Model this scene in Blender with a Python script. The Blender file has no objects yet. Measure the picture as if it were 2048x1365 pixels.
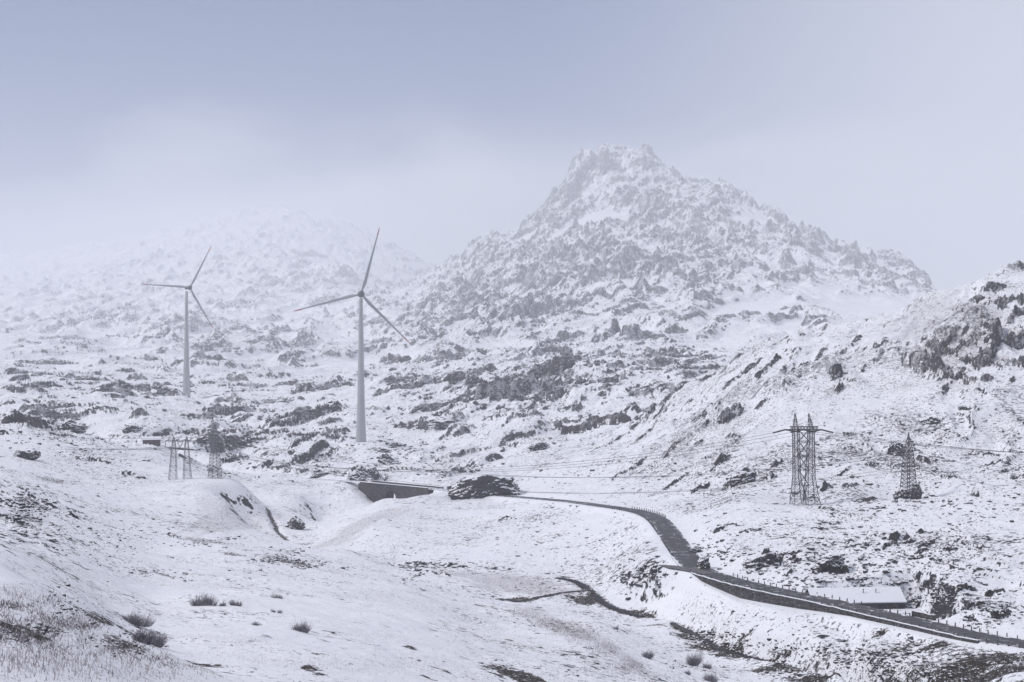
import bpy, bmesh, math, random
import numpy as np
from mathutils import Vector, Matrix
R = math.radians
sc = bpy.context.scene
col = sc.collection
F = 2844.4            # focal length in photo pixels (50 mm lens, 2048 px wide frame)
CX, CY = 1024.0, 682.5
S = 1.45              # metres per survey unit
rng = np.random.default_rng(7)
random.seed(7)

# ------------------------------------------------------------------ camera, sky, sun, exposure
cam = bpy.data.cameras.new('camera'); cam.lens = 50; cam.sensor_width = 36
cam.clip_start = 0.5; cam.clip_end = 20000
camo = bpy.data.objects.new('camera', cam); col.objects.link(camo)
camo.location = (0, 0, 0); camo.rotation_euler = (R(90), 0, 0)
sc.camera = camo
SUN_EL, SUN_AZ = 44.0, 262.0     # azimuth clockwise from the view direction
world = bpy.data.worlds.new('World'); sc.world = world; world.use_nodes = True
wn, wl = world.node_tree.nodes, world.node_tree.links
bg = wn['Background']
sky = wn.new('ShaderNodeTexSky'); sky.sky_type = 'NISHITA'; sky.sun_disc = False
sky.sun_elevation = R(SUN_EL); sky.sun_rotation = R(SUN_AZ)
sky.altitude = 2000; sky.air_density = 1.0; sky.dust_density = 4.0; sky.ozone_density = 1.0
# overcast: the blue of the clear sky is mostly veiled by grey cloud
hsv = wn.new('ShaderNodeHueSaturation'); hsv.inputs['Saturation'].default_value = 0.5
wl.new(sky.outputs[0], hsv.inputs['Color'])
mixw = wn.new('ShaderNodeMix'); mixw.data_type = 'RGBA'; mixw.inputs['Factor'].default_value = 0.6
mixw.inputs['B'].default_value = (6.15, 6.15, 6.85, 1)
wl.new(hsv.outputs[0], mixw.inputs['A'])
# a darker bank of snow cloud higher up, heaviest to the left; the air near the horizon stays bright
wtc = wn.new('ShaderNodeTexCoord')
sepw = wn.new('ShaderNodeSeparateXYZ'); wl.new(wtc.outputs['Generated'], sepw.inputs[0])
def wmath(op, a, b, c=None):
    q = wn.new('ShaderNodeMath'); q.operation = op
    for k_, v_ in enumerate((a, b, c)):
        if v_ is None: continue
        if isinstance(v_, (int, float)): q.inputs[k_].default_value = v_
        else: wl.new(v_, q.inputs[k_])
    return q.outputs[0]
def wrange(v, a, b, c, d):
    q = wn.new('ShaderNodeMapRange'); q.interpolation_type = 'SMOOTHSTEP'; wl.new(v, q.inputs['Value'])
    for k_, x_ in zip(('From Min', 'From Max', 'To Min', 'To Max'), (a, b, c, d)): q.inputs[k_].default_value = x_
    return q.outputs[0]
cn = wn.new('ShaderNodeTexNoise'); cn.inputs['Scale'].default_value = 5.0; cn.inputs['Detail'].default_value = 5; cn.inputs['Distortion'].default_value = .4
cmap = wn.new('ShaderNodeMapping'); cmap.inputs['Scale'].default_value = (1, 1, 2.2)
wl.new(wtc.outputs['Generated'], cmap.inputs['Vector']); wl.new(cmap.outputs[0], cn.inputs['Vector'])
wz = wmath('MULTIPLY_ADD', wmath('SUBTRACT', cn.outputs['Fac'], .5), .14, sepw.outputs['Z'])
up = wmath('MULTIPLY', wrange(wz, .080, .172, 0, 1), wrange(sepw.outputs['X'], -.02, .36, 1, .12))
up = wmath('MULTIPLY', up, wrange(sepw.outputs['Z'], .30, .75, 1, 0))
lf = wmath('MULTIPLY', wrange(sepw.outputs['X'], -.40, -.18, 1.0, 0), wrange(sepw.outputs['Z'], .04, .12, .35, 1))  # left-edge darkening: lens vignetting put into the sky colour
cl_ = wmath('MINIMUM', wmath('ADD', up, lf), 1.0)
mixc = wn.new('ShaderNodeMix'); mixc.data_type = 'RGBA'; mixc.inputs['B'].default_value = (0.36, 0.98, 2.45, 1)
wl.new(cl_, mixc.inputs['Factor']); wl.new(mixw.outputs['Result'], mixc.inputs['A'])
wl.new(mixc.outputs['Result'], bg.inputs['Color'])
bg.inputs['Strength'].default_value = 0.092
sun = bpy.data.lights.new('sun', 'SUN'); sun.energy = 1.9; sun.angle = R(14); sun.color = (1.0, 0.96, 0.92)
suno = bpy.data.objects.new('sun', sun); col.objects.link(suno)
az, el = R(SUN_AZ), R(SUN_EL)
sd = Vector((math.sin(az)*math.cos(el), math.cos(az)*math.cos(el), math.sin(el)))
suno.rotation_euler = (-sd).to_track_quat('-Z', 'Y').to_euler()
sc.view_settings.view_transform = 'Standard'; sc.view_settings.look = 'None'
sc.view_settings.exposure = 0.54; sc.view_settings.gamma = 1.0
sc.view_settings.use_curve_mapping = False
sc.cycles.volume_bounces = 2; sc.cycles.max_bounces = 6; sc.cycles.diffuse_bounces = 3
HAZE_DENSITY = 0.000185

# ------------------------------------------------------------------ helpers
def tag(o, label=None, cat=None, group=None, kind=None):
    if label: o['label'] = label
    if cat: o['category'] = cat
    if group: o['group'] = group
    if kind: o['kind'] = kind
    return o
def empty(name, loc=(0, 0, 0), rz=0.0):
    o = bpy.data.objects.new(name, None); o.location = loc; o.rotation_euler = (0, 0, rz)
    o.empty_display_size = 0.5
    col.objects.link(o); return o
def W(px, py, Y):
    """survey pixel + depth -> metres"""
    return Vector(((px-CX)/F*Y*S, Y*S, -(py-CY)/F*Y*S))
class MB:
    def __init__(s): s.v = []; s.f = []; s.m = []
    def add(s, vs, fs, mi=0):
        n = len(s.v); s.v += [tuple(v) for v in vs]; s.f += [tuple(i+n for i in f) for f in fs]; s.m += [mi]*len(fs)
    def box(s, c, d, rz=0.0, mi=0):
        hx, hy, hz = d[0]/2, d[1]/2, d[2]/2; cs, sn = math.cos(rz), math.sin(rz)
        vs = []
        for z in (-hz, hz):
            for x, y in ((-hx, -hy), (hx, -hy), (hx, hy), (-hx, hy)):
                vs.append((c[0]+x*cs-y*sn, c[1]+x*sn+y*cs, c[2]+z))
        s.add(vs, [(3, 2, 1, 0), (4, 5, 6, 7), (0, 1, 5, 4), (1, 2, 6, 5), (2, 3, 7, 6), (3, 0, 4, 7)], mi)
    def bar(s, a, b, w, mi=0, n=4, w2=None):
        a, b = Vector(a), Vector(b); d = (b-a)
        if d.length < 1e-6: return
        d.normalize(); u = d.cross(Vector((0, 0, 1)))
        if u.length < 1e-3: u = Vector((1, 0, 0))
        u.normalize(); v = d.cross(u); w2 = w if w2 is None else w2
        vs = []
        for p, r in ((a, w/2*1.2), (b, w2/2*1.2)):
            for k in range(n):
                t = 2*math.pi*(k+.5)/n; vs.append(p+u*math.cos(t)*r+v*math.sin(t)*r)
        fs = [(k, (k+1) % n, n+(k+1) % n, n+k) for k in range(n)] + [tuple(range(n))[::-1], tuple(range(n, 2*n))]
        s.add(vs, fs, mi)
    def tube(s, pts, r, n=5, mi=0):
        pts = [Vector(p) for p in pts]; rs = r if hasattr(r, '__len__') else [r]*len(pts)
        vs = []
        for i, p in enumerate(pts):
            d = (pts[min(i+1, len(pts)-1)]-pts[max(i-1, 0)]).normalized()
            u = d.cross(Vector((0, 0, 1)))
            if u.length < 1e-3: u = Vector((1, 0, 0))
            u.normalize(); v = d.cross(u)
            for k in range(n):
                t = 2*math.pi*k/n; vs.append(p+u*math.cos(t)*rs[i]+v*math.sin(t)*rs[i])
        fs = []
        for i in range(len(pts)-1):
            for k in range(n):
                fs.append((i*n+k, i*n+(k+1) % n, (i+1)*n+(k+1) % n, (i+1)*n+k))
        fs += [tuple(range(n))[::-1], tuple((len(pts)-1)*n+k for k in range(n))]
        s.add(vs, fs, mi)
    def lathe(s, prof, n=24, c=(0, 0, 0), mi=0):
        vs = [(c[0]+r*math.cos(2*math.pi*k/n), c[1]+r*math.sin(2*math.pi*k/n), c[2]+z) for r, z in prof for k in range(n)]
        fs = [(i*n+k, i*n+(k+1) % n, (i+1)*n+(k+1) % n, (i+1)*n+k) for i in range(len(prof)-1) for k in range(n)]
        fs += [tuple(range(n))[::-1], tuple((len(prof)-1)*n+k for k in range(n))]
        s.add(vs, fs, mi)
    def build(s, name, mats, parent=None, smooth=False, loc=None):
        me = bpy.data.meshes.new(name); me.from_pydata(s.v, [], s.f)
        if not isinstance(mats, (list, tuple)): mats = [mats]
        for m in mats: me.materials.append(m)
        if len(mats) > 1: me.polygons.foreach_set('material_index', s.m)
        if smooth: me.polygons.foreach_set('use_smooth', [True]*len(me.polygons))
        me.update()
        o = bpy.data.objects.new(name, me); col.objects.link(o)
        if parent is not None: o.parent = parent
        if loc is not None: o.location = loc
        return o
def fast_mesh(name, verts, faces, k):
    """verts (n,3) array, faces (m,k) array -> mesh"""
    me = bpy.data.meshes.new(name)
    me.vertices.add(len(verts)); me.vertices.foreach_set('co', np.ascontiguousarray(verts, dtype=np.float32).ravel())
    m = len(faces); me.loops.add(m*k); me.loops.foreach_set('vertex_index', np.ascontiguousarray(faces, dtype=np.int32).ravel())
    me.polygons.add(m); me.polygons.foreach_set('loop_start', np.arange(0, m*k, k, dtype=np.int32))
    return me

# ------------------------------------------------------------------ noise
_perm = np.random.default_rng(11).permutation(65536).astype(np.int32)
def _h(ix, iy, s):
    return _perm[(_perm[(ix + s*131) & 65535] + iy) & 65535]
_ang = np.linspace(0, 2*np.pi, 256, endpoint=False)
_gx, _gy = np.cos(_ang).astype(np.float32), np.sin(_ang).astype(np.float32)
def pn(x, y, s=0):
    """gradient noise, about -1..1"""
    fx, fy = np.floor(x), np.floor(y)
    ix, iy = fx.astype(np.int64), fy.astype(np.int64)
    dx, dy = (x-fx).astype(np.float32), (y-fy).astype(np.float32)
    u, v = dx*dx*dx*(dx*(dx*6-15)+10), dy*dy*dy*(dy*(dy*6-15)+10)
    def g(jx, jy, ax, ay):
        h = _h(jx, jy, s) & 255
        return _gx[h]*ax+_gy[h]*ay
    a = g(ix, iy, dx, dy); b = g(ix+1, iy, dx-1, dy); c = g(ix, iy+1, dx, dy-1); d = g(ix+1, iy+1, dx-1, dy-1)
    return (a+(b-a)*u + ((c+(d-c)*u)-(a+(b-a)*u))*v)*1.5
def fbm(x, y, o=4, s=0, g=0.5):
    t = 0; a = 1.0
    for k in range(o):
        t = t + a*pn(x, y, s+k*17); a *= g; x = x*2.03+11.7; y = y*2.03+5.3
    return t
def sst(a, b, x):
    t = np.clip((x-a)/(b-a), 0, 1); return t*t*(3-2*t)

# ------------------------------------------------------------------ materials
def mat(name, base, rough=0.8, metal=0.0, noise=None, bump=None):
    """procedural: noise = (scale, other colour, contrast)"""
    m = bpy.data.materials.new(name); m.use_nodes = True
    n, l = m.node_tree.nodes, m.node_tree.links; p = n['Principled BSDF']
    p.inputs['Base Color'].default_value = (*base, 1); p.inputs['Roughness'].default_value = rough; p.inputs['Metallic'].default_value = metal
    tc = n.new('ShaderNodeTexCoord')
    if noise:
        t = n.new('ShaderNodeTexNoise'); t.inputs['Scale'].default_value = noise[0]; t.inputs['Detail'].default_value = 6
        t.inputs['Roughness'].default_value = 0.62
        l.new(tc.outputs['Object'], t.inputs['Vector'])
        r = n.new('ShaderNodeValToRGB'); c = noise[2]
        r.color_ramp.elements[0].position = 0.5-c; r.color_ramp.elements[1].position = 0.5+c
        r.color_ramp.elements[0].color = (*base, 1); r.color_ramp.elements[1].color = (*noise[1], 1)
        l.new(t.outputs['Fac'], r.inputs['Fac']); l.new(r.outputs['Color'], p.inputs['Base Color'])
    if bump:
        t2 = n.new('ShaderNodeTexNoise'); t2.inputs['Scale'].default_value = bump[0]; t2.inputs['Detail'].default_value = 5
        l.new(tc.outputs['Object'], t2.inputs['Vector'])
        b = n.new('ShaderNodeBump'); b.inputs['Strength'].default_value = bump[1]; b.inputs['Distance'].default_value = bump[2]
        l.new(t2.outputs['Fac'], b.inputs['Height']); l.new(b.outputs['Normal'], p.inputs['Normal'])
    return m
class NT:
    """small node-building helper"""
    def __init__(s, m): s.n = m.node_tree.nodes; s.l = m.node_tree.links
    def put(s, sock, v):
        if isinstance(v, (int, float)): sock.default_value = v
        elif isinstance(v, tuple): sock.default_value = v if len(v) == len(sock.default_value) else (*v, 1)
        else: s.l.new(v, sock)
    def math(s, op, a, b=0.0, clamp=False):
        q = s.n.new('ShaderNodeMath'); q.operation = op; q.use_clamp = clamp
        s.put(q.inputs[0], a); s.put(q.inputs[1], b); return q.outputs[0]
    def noise(s, vec, scale, detail=4, rough=0.55, dist=0.0):
        q = s.n.new('ShaderNodeTexNoise'); s.put(q.inputs['Vector'], vec); q.inputs['Scale'].default_value = scale
        q.inputs['Detail'].default_value = detail; q.inputs['Roughness'].default_value = rough; q.inputs['Distortion'].default_value = dist
        return q.outputs['Fac']
    def rng(s, v, a, b, c=0.0, d=1.0):
        q = s.n.new('ShaderNodeMapRange'); q.interpolation_type = 'SMOOTHSTEP'
        s.put(q.inputs['Value'], v); s.put(q.inputs['From Min'], a); s.put(q.inputs['From Max'], b); s.put(q.inputs['To Min'], c); s.put(q.inputs['To Max'], d)
        return q.outputs[0]
    def mix(s, f, a, b):
        q = s.n.new('ShaderNodeMix'); q.data_type = 'RGBA'; s.put(q.inputs['Factor'], f); s.put(q.inputs['A'], a); s.put(q.inputs['B'], b)
        return q.outputs['Result']
    def attr(s, name):
        q = s.n.new('ShaderNodeAttribute'); q.attribute_name = name; return q.outputs['Fac']
    def mapping(s, vec, scale=(1, 1, 1), rot=(0, 0, 0)):
        q = s.n.new('ShaderNodeMapping'); s.put(q.inputs['Vector'], vec); q.inputs['Scale'].default_value = scale; q.inputs['Rotation'].default_value = rot
        return q.outputs[0]
SNOW = (0.83, 0.835, 0.865)
def snow_rock(name, dark=(0.012, 0.012, 0.014), light=(0.045, 0.043, 0.044), lo=0.45, hi=0.75, scale=0.5):
    """rock with snow lying on its upward faces"""
    m = bpy.data.materials.new(name); m.use_nodes = True; t = NT(m); p = t.n['Principled BSDF']
    ob = t.n.new('ShaderNodeTexCoord').outputs['Object']
    geo = t.n.new('ShaderNodeNewGeometry'); sp = t.n.new('ShaderNodeSeparateXYZ'); t.l.new(geo.outputs['Normal'], sp.inputs[0])
    nz = t.math('ADD', sp.outputs['Z'], t.math('MULTIPLY', t.math('SUBTRACT', t.noise(ob, scale*2.2, 6, 0.65), 0.5), 1.1))
    f = t.rng(nz, lo, hi)
    c = t.mix(t.rng(t.noise(t.mapping(ob, (1, 1, 2.2), (0.3, 0.5, 0)), scale*1.6, 7, 0.68), 0.35, 0.68), dark, light)
    t.l.new(t.mix(f, c, SNOW), p.inputs['Base Color']); p.inputs['Roughness'].default_value = 0.85
    b = t.n.new('ShaderNodeBump'); b.inputs['Strength'].default_value = 0.7; b.inputs['Distance'].default_value = 0.5
    t.l.new(t.noise(ob, scale*3, 7, 0.65), b.inputs['Height']); t.l.new(b.outputs[0], p.inputs['Normal'])
    return m

# ------------------------------------------------------------------ terrain: survey points (bearing px, elevation py, depth u)
PT = []
for px in (-900, -300, 0, 500, 1000, 1500, 2048, 2500, 2950):
    PT += [(px, 2900, 2.4), (px, 1530+px*0.16, 12)]
PT += [(-900,1200,30),(-400,1260,30),(0,1375,30),(500,1582,30),(1000,1725,30),(1600,1914,30),(2048,2009,30),(2950,2009,30),
 (-900,1080,80),(-900,1000,180),(-900,900,350),(-900,800,600),(-900,700,1000),(-900,560,1900),(-900,480,2600),(-900,640,3000),
 (-400,1150,60),(-400,1080,110),(-400,980,220),(-400,880,400),(-400,800,620),(-400,700,1040),(-400,560,1900),(-400,520,2600),(-400,640,3000),
 (300,1365,45),(500,1365,65),(700,1365,85),(1000,1365,120),(1200,1365,140),(1300,1365,155),(1450,1365,188),(1600,1375,190),(1700,1332,197),(1700,1375,186),(1800,1330,190),(1800,1370,180),(1900,1322,187),(1900,1368,175),(2048,1322,176),(2048,1368,164),(1800,1450,165),(1900,1470,158),(2048,1470,148),
 (1000,1535,60),(1300,1560,80),(1600,1535,100),(1600,1441,150),(2048,1535,100),(2500,1500,110),(2950,1450,120),
 (0,1250,40),(0,1140,58),(0,1120,75),(0,1085,110),(0,1000,200),(0,940,300),(0,900,400),(0,870,450),(0,830,520),(0,800,680),(0,760,850),(0,700,1050),(0,620,1500),(0,560,2000),(0,520,2600),(0,640,3000),
 (83,1181,58),(83,1195,72),(83,1150,100),(150,1217,62),(150,1235,75),(150,1190,95),(150,1100,160),(150,1000,280),(150,960,360),(150,900,450),(150,860,520),(200,825,650),
 (227,1265,65),(227,1283,77),(227,1245,98),
 (303,1293,68),(303,1310,80),(303,1272,104),(300,1200,145),(300,1100,225),(300,1000,340),(300,960,400),(300,920,460),(300,893,520),(300,850,620),
 (400,1335,70),(400,1330,85),(400,1290,100),(450,1200,142),(450,1100,235),(450,1030,330),(450,1000,355),(430,957,400),(360,960,400),(430,965,430),(430,940,540),(400,900,585),(400,850,680),
 (600,1253,125),(600,1180,180),(600,1120,250),(600,1092,310),(600,1100,335),(600,1078,365),(600,1040,400),(600,1000,440),(600,956,510),
 (520,1065,325),(520,1075,350),(545,1055,375),(520,1000,430),(520,950,525),
 (480,1035,345),(480,1045,370),(480,990,430),
 (800,1365,98),(800,1250,150),(800,1180,215),(800,1138,285),(800,1120,310),(800,1090,330),(700,1102,300),(700,1106,325),(700,1085,340),(740,1050,355),(700,1025,410),(680,1032,420),(760,1000,422),(780,998,425),(850,990,432),(850,994,455),(780,1012,455),(700,1035,440),(640,1050,430),(780,1000,470),(700,985,470),
 (1000,1365,120),(1000,1260,200),(1000,1215,235),(1000,1200,258),(1000,1150,285),(1000,1100,318),(1000,1050,365),(1000,1005,410),(1000,985,440),
 (900,1145,284),(900,1110,315),(900,1050,370),(900,1000,425),
 (1020,1220,230),(1150,1280,190),(1290,1358,160),(1150,1262,212),(1290,1310,195),
 (1200,1365,140),(1200,1300,178),(1200,1250,220),(1200,1195,262),(1200,1150,282),(1200,1100,310),(1200,1050,345),(1200,1012,370),
 (1300,1200,253),(1300,1150,261),(1300,1112,270),(1290,1085,283),(1288,1058,302),(1250,1105,287),(1250,1150,270),(1270,1225,249),
 (1400,1270,226),(1400,1225,240),(1400,1175,247),(1500,1215,230),(1600,1240,222),(1700,1250,207),(1700,1305,191),(1600,1305,203),(1500,1305,211),
 (1500,1150,243),(1500,1110,255),(1500,1050,283),(1500,1000,310),(1700,1190,224),(1700,1150,234),(1700,1100,250),(1700,1050,278),(1700,1000,310),
 (1900,1235,200),(1900,1180,212),(1900,1100,240),(1900,1050,270),(1900,1000,300),(2048,1200,197),(2048,1100,235),(2048,1000,290),
 (2400,1300,170),(2400,1200,185),(2400,1000,280),(2950,1300,170),(2950,1000,280),
 (1400,1000,345),(1300,1000,365),(1300,900,450),(1290,834,540),(1400,950,380),(1400,850,460),(1420,769,530),
 (1350,802,540),(1480,723,535),(1540,900,390),(1540,800,450),(1540,692,540),(1600,670,535),(1700,900,380),(1700,800,430),(1700,657,520),(1780,632,520),(1850,900,380),(1850,800,420),(1850,700,465),(1850,602,520),(1880,592,520),(1960,572,520),
 (2048,900,370),(2048,800,410),(2048,700,450),(2048,600,490),(2048,547,520),(2300,480,540),(2300,700,440),(2300,850,370),(2950,420,560),(2950,700,430),
 (1290,850,580),(1350,830,580),(1420,800,590),(1480,770,600),(1540,740,620),(1600,735,630),(1700,720,640),(1780,710,650),(1850,690,660),(1960,670,680),(2048,650,690),(2300,600,710),(2950,560,730),
 (1200,880,560),(1100,912,530),(1000,935,520),(900,960,500),(900,940,545),(900,900,600),(1000,900,580),(1100,890,590),
 (1150,864,618),(1150,828,645),(1060,830,645),(1250,832,640),(1150,824,690),(1060,826,690),
 (700,952,530),(700,905,580),(722,884,600),(722,878,625),(700,840,680),(600,900,600),(600,850,690),(500,900,600),(500,850,690),(373,797,807),(373,790,840),
 (200,760,880),(400,760,920),(600,760,920),(800,800,790),(800,760,880),(1000,800,760),(1000,760,850),(1000,700,980),(1150,800,720),(1150,760,810),(1150,700,960),(1300,735,850),(1300,700,960),(1400,720,900),(1500,690,950),
 (200,700,1080),(200,620,1450),(200,560,1900),(200,495,2600),(400,700,1080),(400,620,1350),(400,550,1800),(400,455,2600),(560,422,2600),(550,700,1080),(550,620,1350),(550,540,1750),(550,470,2200),(480,435,2600),
 (700,700,1080),(700,620,1350),(700,550,1750),(700,458,2550),(800,700,1060),(800,640,1250),(800,590,1500),(800,502,2450),(880,542,2300),(960,590,2300),
 (200,600,3000),(400,580,3000),(560,560,3000),(700,580,3000),(880,620,3000),
 (900,640,1200),(900,580,1420),(1000,640,1130),(1000,560,1380),(1100,640,1080),(1100,560,1300),(1100,480,1530),(1200,640,1050),(1200,560,1250),(1200,480,1450),(1200,400,1620),(1300,640,1040),(1300,560,1220),(1300,480,1430),(1300,400,1620),
 (1400,640,1050),(1400,560,1230),(1400,480,1430),(1500,640,1060),(1500,560,1230),(1500,490,1420),(1600,660,1000),(1600,600,1150),(1600,560,1290),(1700,620,1150),(1700,570,1330),(1760,640,1100),(1850,640,1150),
 (1160,392,1690),(1240,360,1690),(1240,325,1730),(1190,350,1700)]
RIDGE = [(800,596,1600),(860,560,1640),(900,532,1640),(940,508,1640),(1000,483,1650),(1060,448,1670),(1100,412,1690),(1130,388,1705),(1148,358,1712),(1158,330,1722),(1172,308,1740),(1188,316,1746),(1203,304,1750),(1222,306,1750),(1240,313,1750),(1258,306,1750),(1278,311,1750),(1298,316,1750),(1310,324,1742),(1332,345,1735),
 (1400,373,1700),(1440,377,1680),(1500,413,1650),(1560,443,1620),(1640,483,1580),(1700,508,1550),(1780,518,1520),(1830,553,1500),(1860,588,1480),(1950,640,1450),(2100,665,1400),(2400,665,1400),(2950,665,1400)]
PT += RIDGE
for (px, py, Y) in RIDGE:
    PT.append((px, py+75, Y+170))
for px in (1060, 1240, 1440, 1640, 1860, 2200, 2950): PT += [(px, 640, 2300), (px, 660, 3000)]
def dep(py, z=-40.0): return F*(-z)/(py-CY)
ROAD_A = [(2950,1480,dep(1480)),(2600,1392,dep(1392)),(2300,1335,dep(1335)),(2150,1306,dep(1306)),(2048,1287,dep(1287)),(1950,1271,dep(1271)),(1850,1247,dep(1247)),(1750,1225,dep(1225)),(1650,1201,dep(1201)),(1550,1181,dep(1181)),(1470,1162,dep(1162)),(1425,1149,dep(1149)),
 (1398,1139,251),(1382,1124,259),(1367,1106,270),(1345,1075,287),(1325,1048,306),(1308,1034,319),(1282,1024,332),(1250,1018,343),(1200,1011,358),(1130,1002,382),(1050,995,406),(980,989,426),(900,981,454),(860,977,467.5),(830,974.2,471),(800,971.5,474),(770,968.8,476.5),(740,966,479.5),(700,962.5,487),(650,959.5,503),(590,956,521),(500,949,540),(430,941,556),(330,934,572),(180,925,590),(-100,915,610)]
for (px, py, Y) in ROAD_A:                     # the road lies on the ground; drop survey points that fall on it
    x0 = (px-CX)/F*Y
    PT = [q for q in PT if not (abs(q[2]-Y) < 9 and abs((q[0]-CX)/F*q[2]-x0) < 6)]
PT += [q for q in ROAD_A if not 735 < q[0] < 865]
def far_out(Y): return Y if Y < 820 else 820+(Y-820)*3.6      # depth scale of the far country
PT = [(px, py, far_out(Y)) for px, py, Y in PT]
PT = np.array(sorted(set(PT)), dtype=np.float64)
def uv(px, Y): return np.asarray(px)/400.0, 2.2*np.log(np.asarray(Y))
_pa, _pb = uv(PT[:, 0], PT[:, 2])
def _phi(a, b, c=0.035): return -np.sqrt((a[:, None]-_pa)**2+(b[:, None]-_pb)**2+c*c)
_M = _phi(_pa, _pb); _n = len(PT)
_P = np.stack([np.ones(_n), _pa, _pb], 1)
_A = np.block([[_M, _P], [_P.T, np.zeros((3, 3))]])
_w = np.linalg.solve(_A, np.concatenate([PT[:, 1], [0, 0, 0]]))
def base_py(px, Y):
    a, b = uv(px, Y); out = np.empty(len(a))
    for i in range(0, len(a), 20000):
        q = slice(i, i+20000)
        out[q] = _phi(a[q], b[q]) @ _w[:_n] + _w[_n] + _w[_n+1]*a[q] + _w[_n+2]*b[q]
    return out
# the mesh grid: fine inside the field of view, coarser to the sides
fpx = np.concatenate([np.linspace(-900, -60, 56, endpoint=False), np.arange(-60, 2110, 2.0), np.linspace(2110, 2950, 57)])
def _rows():
    r = [2.4]; 
    while r[-1] < 8640:
        Y = r[-1]
        r.append(Y*(1+(0.02 if Y < 25 else 0.0045 if Y < 150 else 0.0019 if Y < 265 else 0.003 if Y < 330 else 0.0022 if Y < 700 else 0.0016 if Y < 5200 else 0.0035)))
    return np.array(r)
fY = _rows(); NX, NY = len(fpx), len(fY)
cpx = np.linspace(-900, 2950, 420); cl = np.linspace(math.log(2.3), math.log(8700), 640)
_cg = base_py(np.tile(cpx, len(cl)), np.exp(np.repeat(cl, len(cpx)))).reshape(len(cl), len(cpx))
def grid_interp(g, gx, gy, x, y):
    fx = np.clip((x-gx[0])/(gx[1]-gx[0]), 0, len(gx)-1.001); fy = np.clip((y-gy[0])/(gy[1]-gy[0]), 0, len(gy)-1.001)
    i, j = fx.astype(int), fy.astype(int); u, v = fx-i, fy-j
    return (g[j, i]*(1-u)+g[j, i+1]*u)*(1-v)+(g[j+1, i]*(1-u)+g[j+1, i+1]*u)*v
PX, YY = np.meshgrid(fpx, fY)
PY = grid_interp(_cg, cpx, cl, PX, np.log(YY))
X = (PX-CX)/F*YY
Z = -(PY-CY)/F*YY
def hit0(px, py):
    """depth at which the bare survey surface is seen at (px, py)"""
    j = np.interp(px, cpx, np.arange(len(cpx))); i0 = min(int(j), len(cpx)-2); t = j-i0
    c = _cg[:, i0]*(1-t)+_cg[:, i0+1]*t
    k = np.nonzero(c <= py)[0]
    while not len(k): py += 2; k = np.nonzero(c <= py)[0]     # just over the skyline: take the crest
    k = max(int(k[0]), 1)
    u = (c[k-1]-py)/max(c[k-1]-c[k], 1e-6)
    return math.exp(cl[k-1]+(cl[k]-cl[k-1])*u)

# ---- rockiness of the country: (px, Y) -> 0..1
RK = np.array([(0,30,.15),(500,60,.1),(1000,120,.08),(1500,150,.3),(2048,150,.3),(0,110,.5),(300,150,.05),(700,180,.05),(0,200,.6),(90,190,.45),(400,250,.1),(0,400,.25),(300,400,.3),(100,520,.65),(300,620,.5),(450,600,.7),(600,690,.65),
 (700,530,.6),(700,800,.45),(850,800,.7),(1000,790,.85),(1100,760,1),(1000,640,.6),(900,560,.5),(1150,650,.5),(1000,440,.25),(800,400,.12),(600,400,.25),(900,330,.12),(1100,300,.3),(1250,290,.3),(1250,340,.15),
 (1500,226,.03),(1600,217,.06),(1400,236,.08),(1450,231,.03),(1700,206,.15),(1580,201,.6),(1480,212,.4),(1750,188,.8),(1900,179,.8),(2048,170,.8),(1650,196,.6),(1800,197,.2),(1500,260,.6),(1600,250,.75),(1560,238,.7),(1400,290,.5),(1700,238,.7),(1900,225,.8),(2048,200,.8),(1600,300,.5),(1800,290,.5),(2048,260,.4),(1450,400,.6),(1600,380,.6),(1800,380,.6),(1300,450,.55),(1400,480,.6),(1500,520,.7),(1540,460,.6),(1650,470,.6),(1750,500,.45),(1700,520,.4),(1850,450,.6),(1950,460,.65),(2048,470,.6),(1900,515,.35),(2048,520,.5),(2300,470,.8),
 (0,700,.5),(200,800,.55),(200,1050,.5),(0,1100,.4),(0,1500,.5),(0,2000,.5),(200,2500,.5),(400,950,.5),(300,1200,.75),(400,1300,.55),(300,1600,.6),(300,2100,.6),(560,2400,.7),(600,1050,.5),(600,1350,.45),(650,1700,.65),(700,2200,.65),(800,1000,.6),(750,1250,.65),(850,1300,.7),(850,1550,.7),
 (1000,1000,.7),(1000,1300,.9),(1000,1550,.8),(1100,1100,.8),(1150,1300,1),(1200,1150,.6),(1200,1450,.95),(1150,1650,1),(1230,1740,1.2),(1300,1040,.55),(1300,1250,.95),(1300,1500,.9),(1400,1200,.9),(1450,1450,.9),(1500,1080,.55),(1500,1250,.8),(1600,1450,.85),(1600,1080,.5),(1700,1180,.08),(1650,1300,.6),(1750,1400,.8),(1830,1480,.8),(1850,1200,.05),(1300,900,.7),(1150,900,.8),(1400,860,.6)], dtype=float)
RK[:, 1] = [far_out(v) for v in RK[:, 1]]
_ra, _rb = RK[:, 0]/300, 2.4*np.log(RK[:, 1])
_rg = np.zeros((len(cl), len(cpx)))
for j, q in enumerate(cl):
    d = (cpx[None]/300-_ra[:, None])**2+(2.4*q-_rb[:, None])**2; wgt = 1/(d+0.02)**2
    _rg[j] = (wgt*RK[:, 2:3]).sum(0)/wgt.sum(0)
ROCKY = grid_interp(_rg, cpx, cl, PX, np.log(YY)).astype(np.float32)

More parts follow.
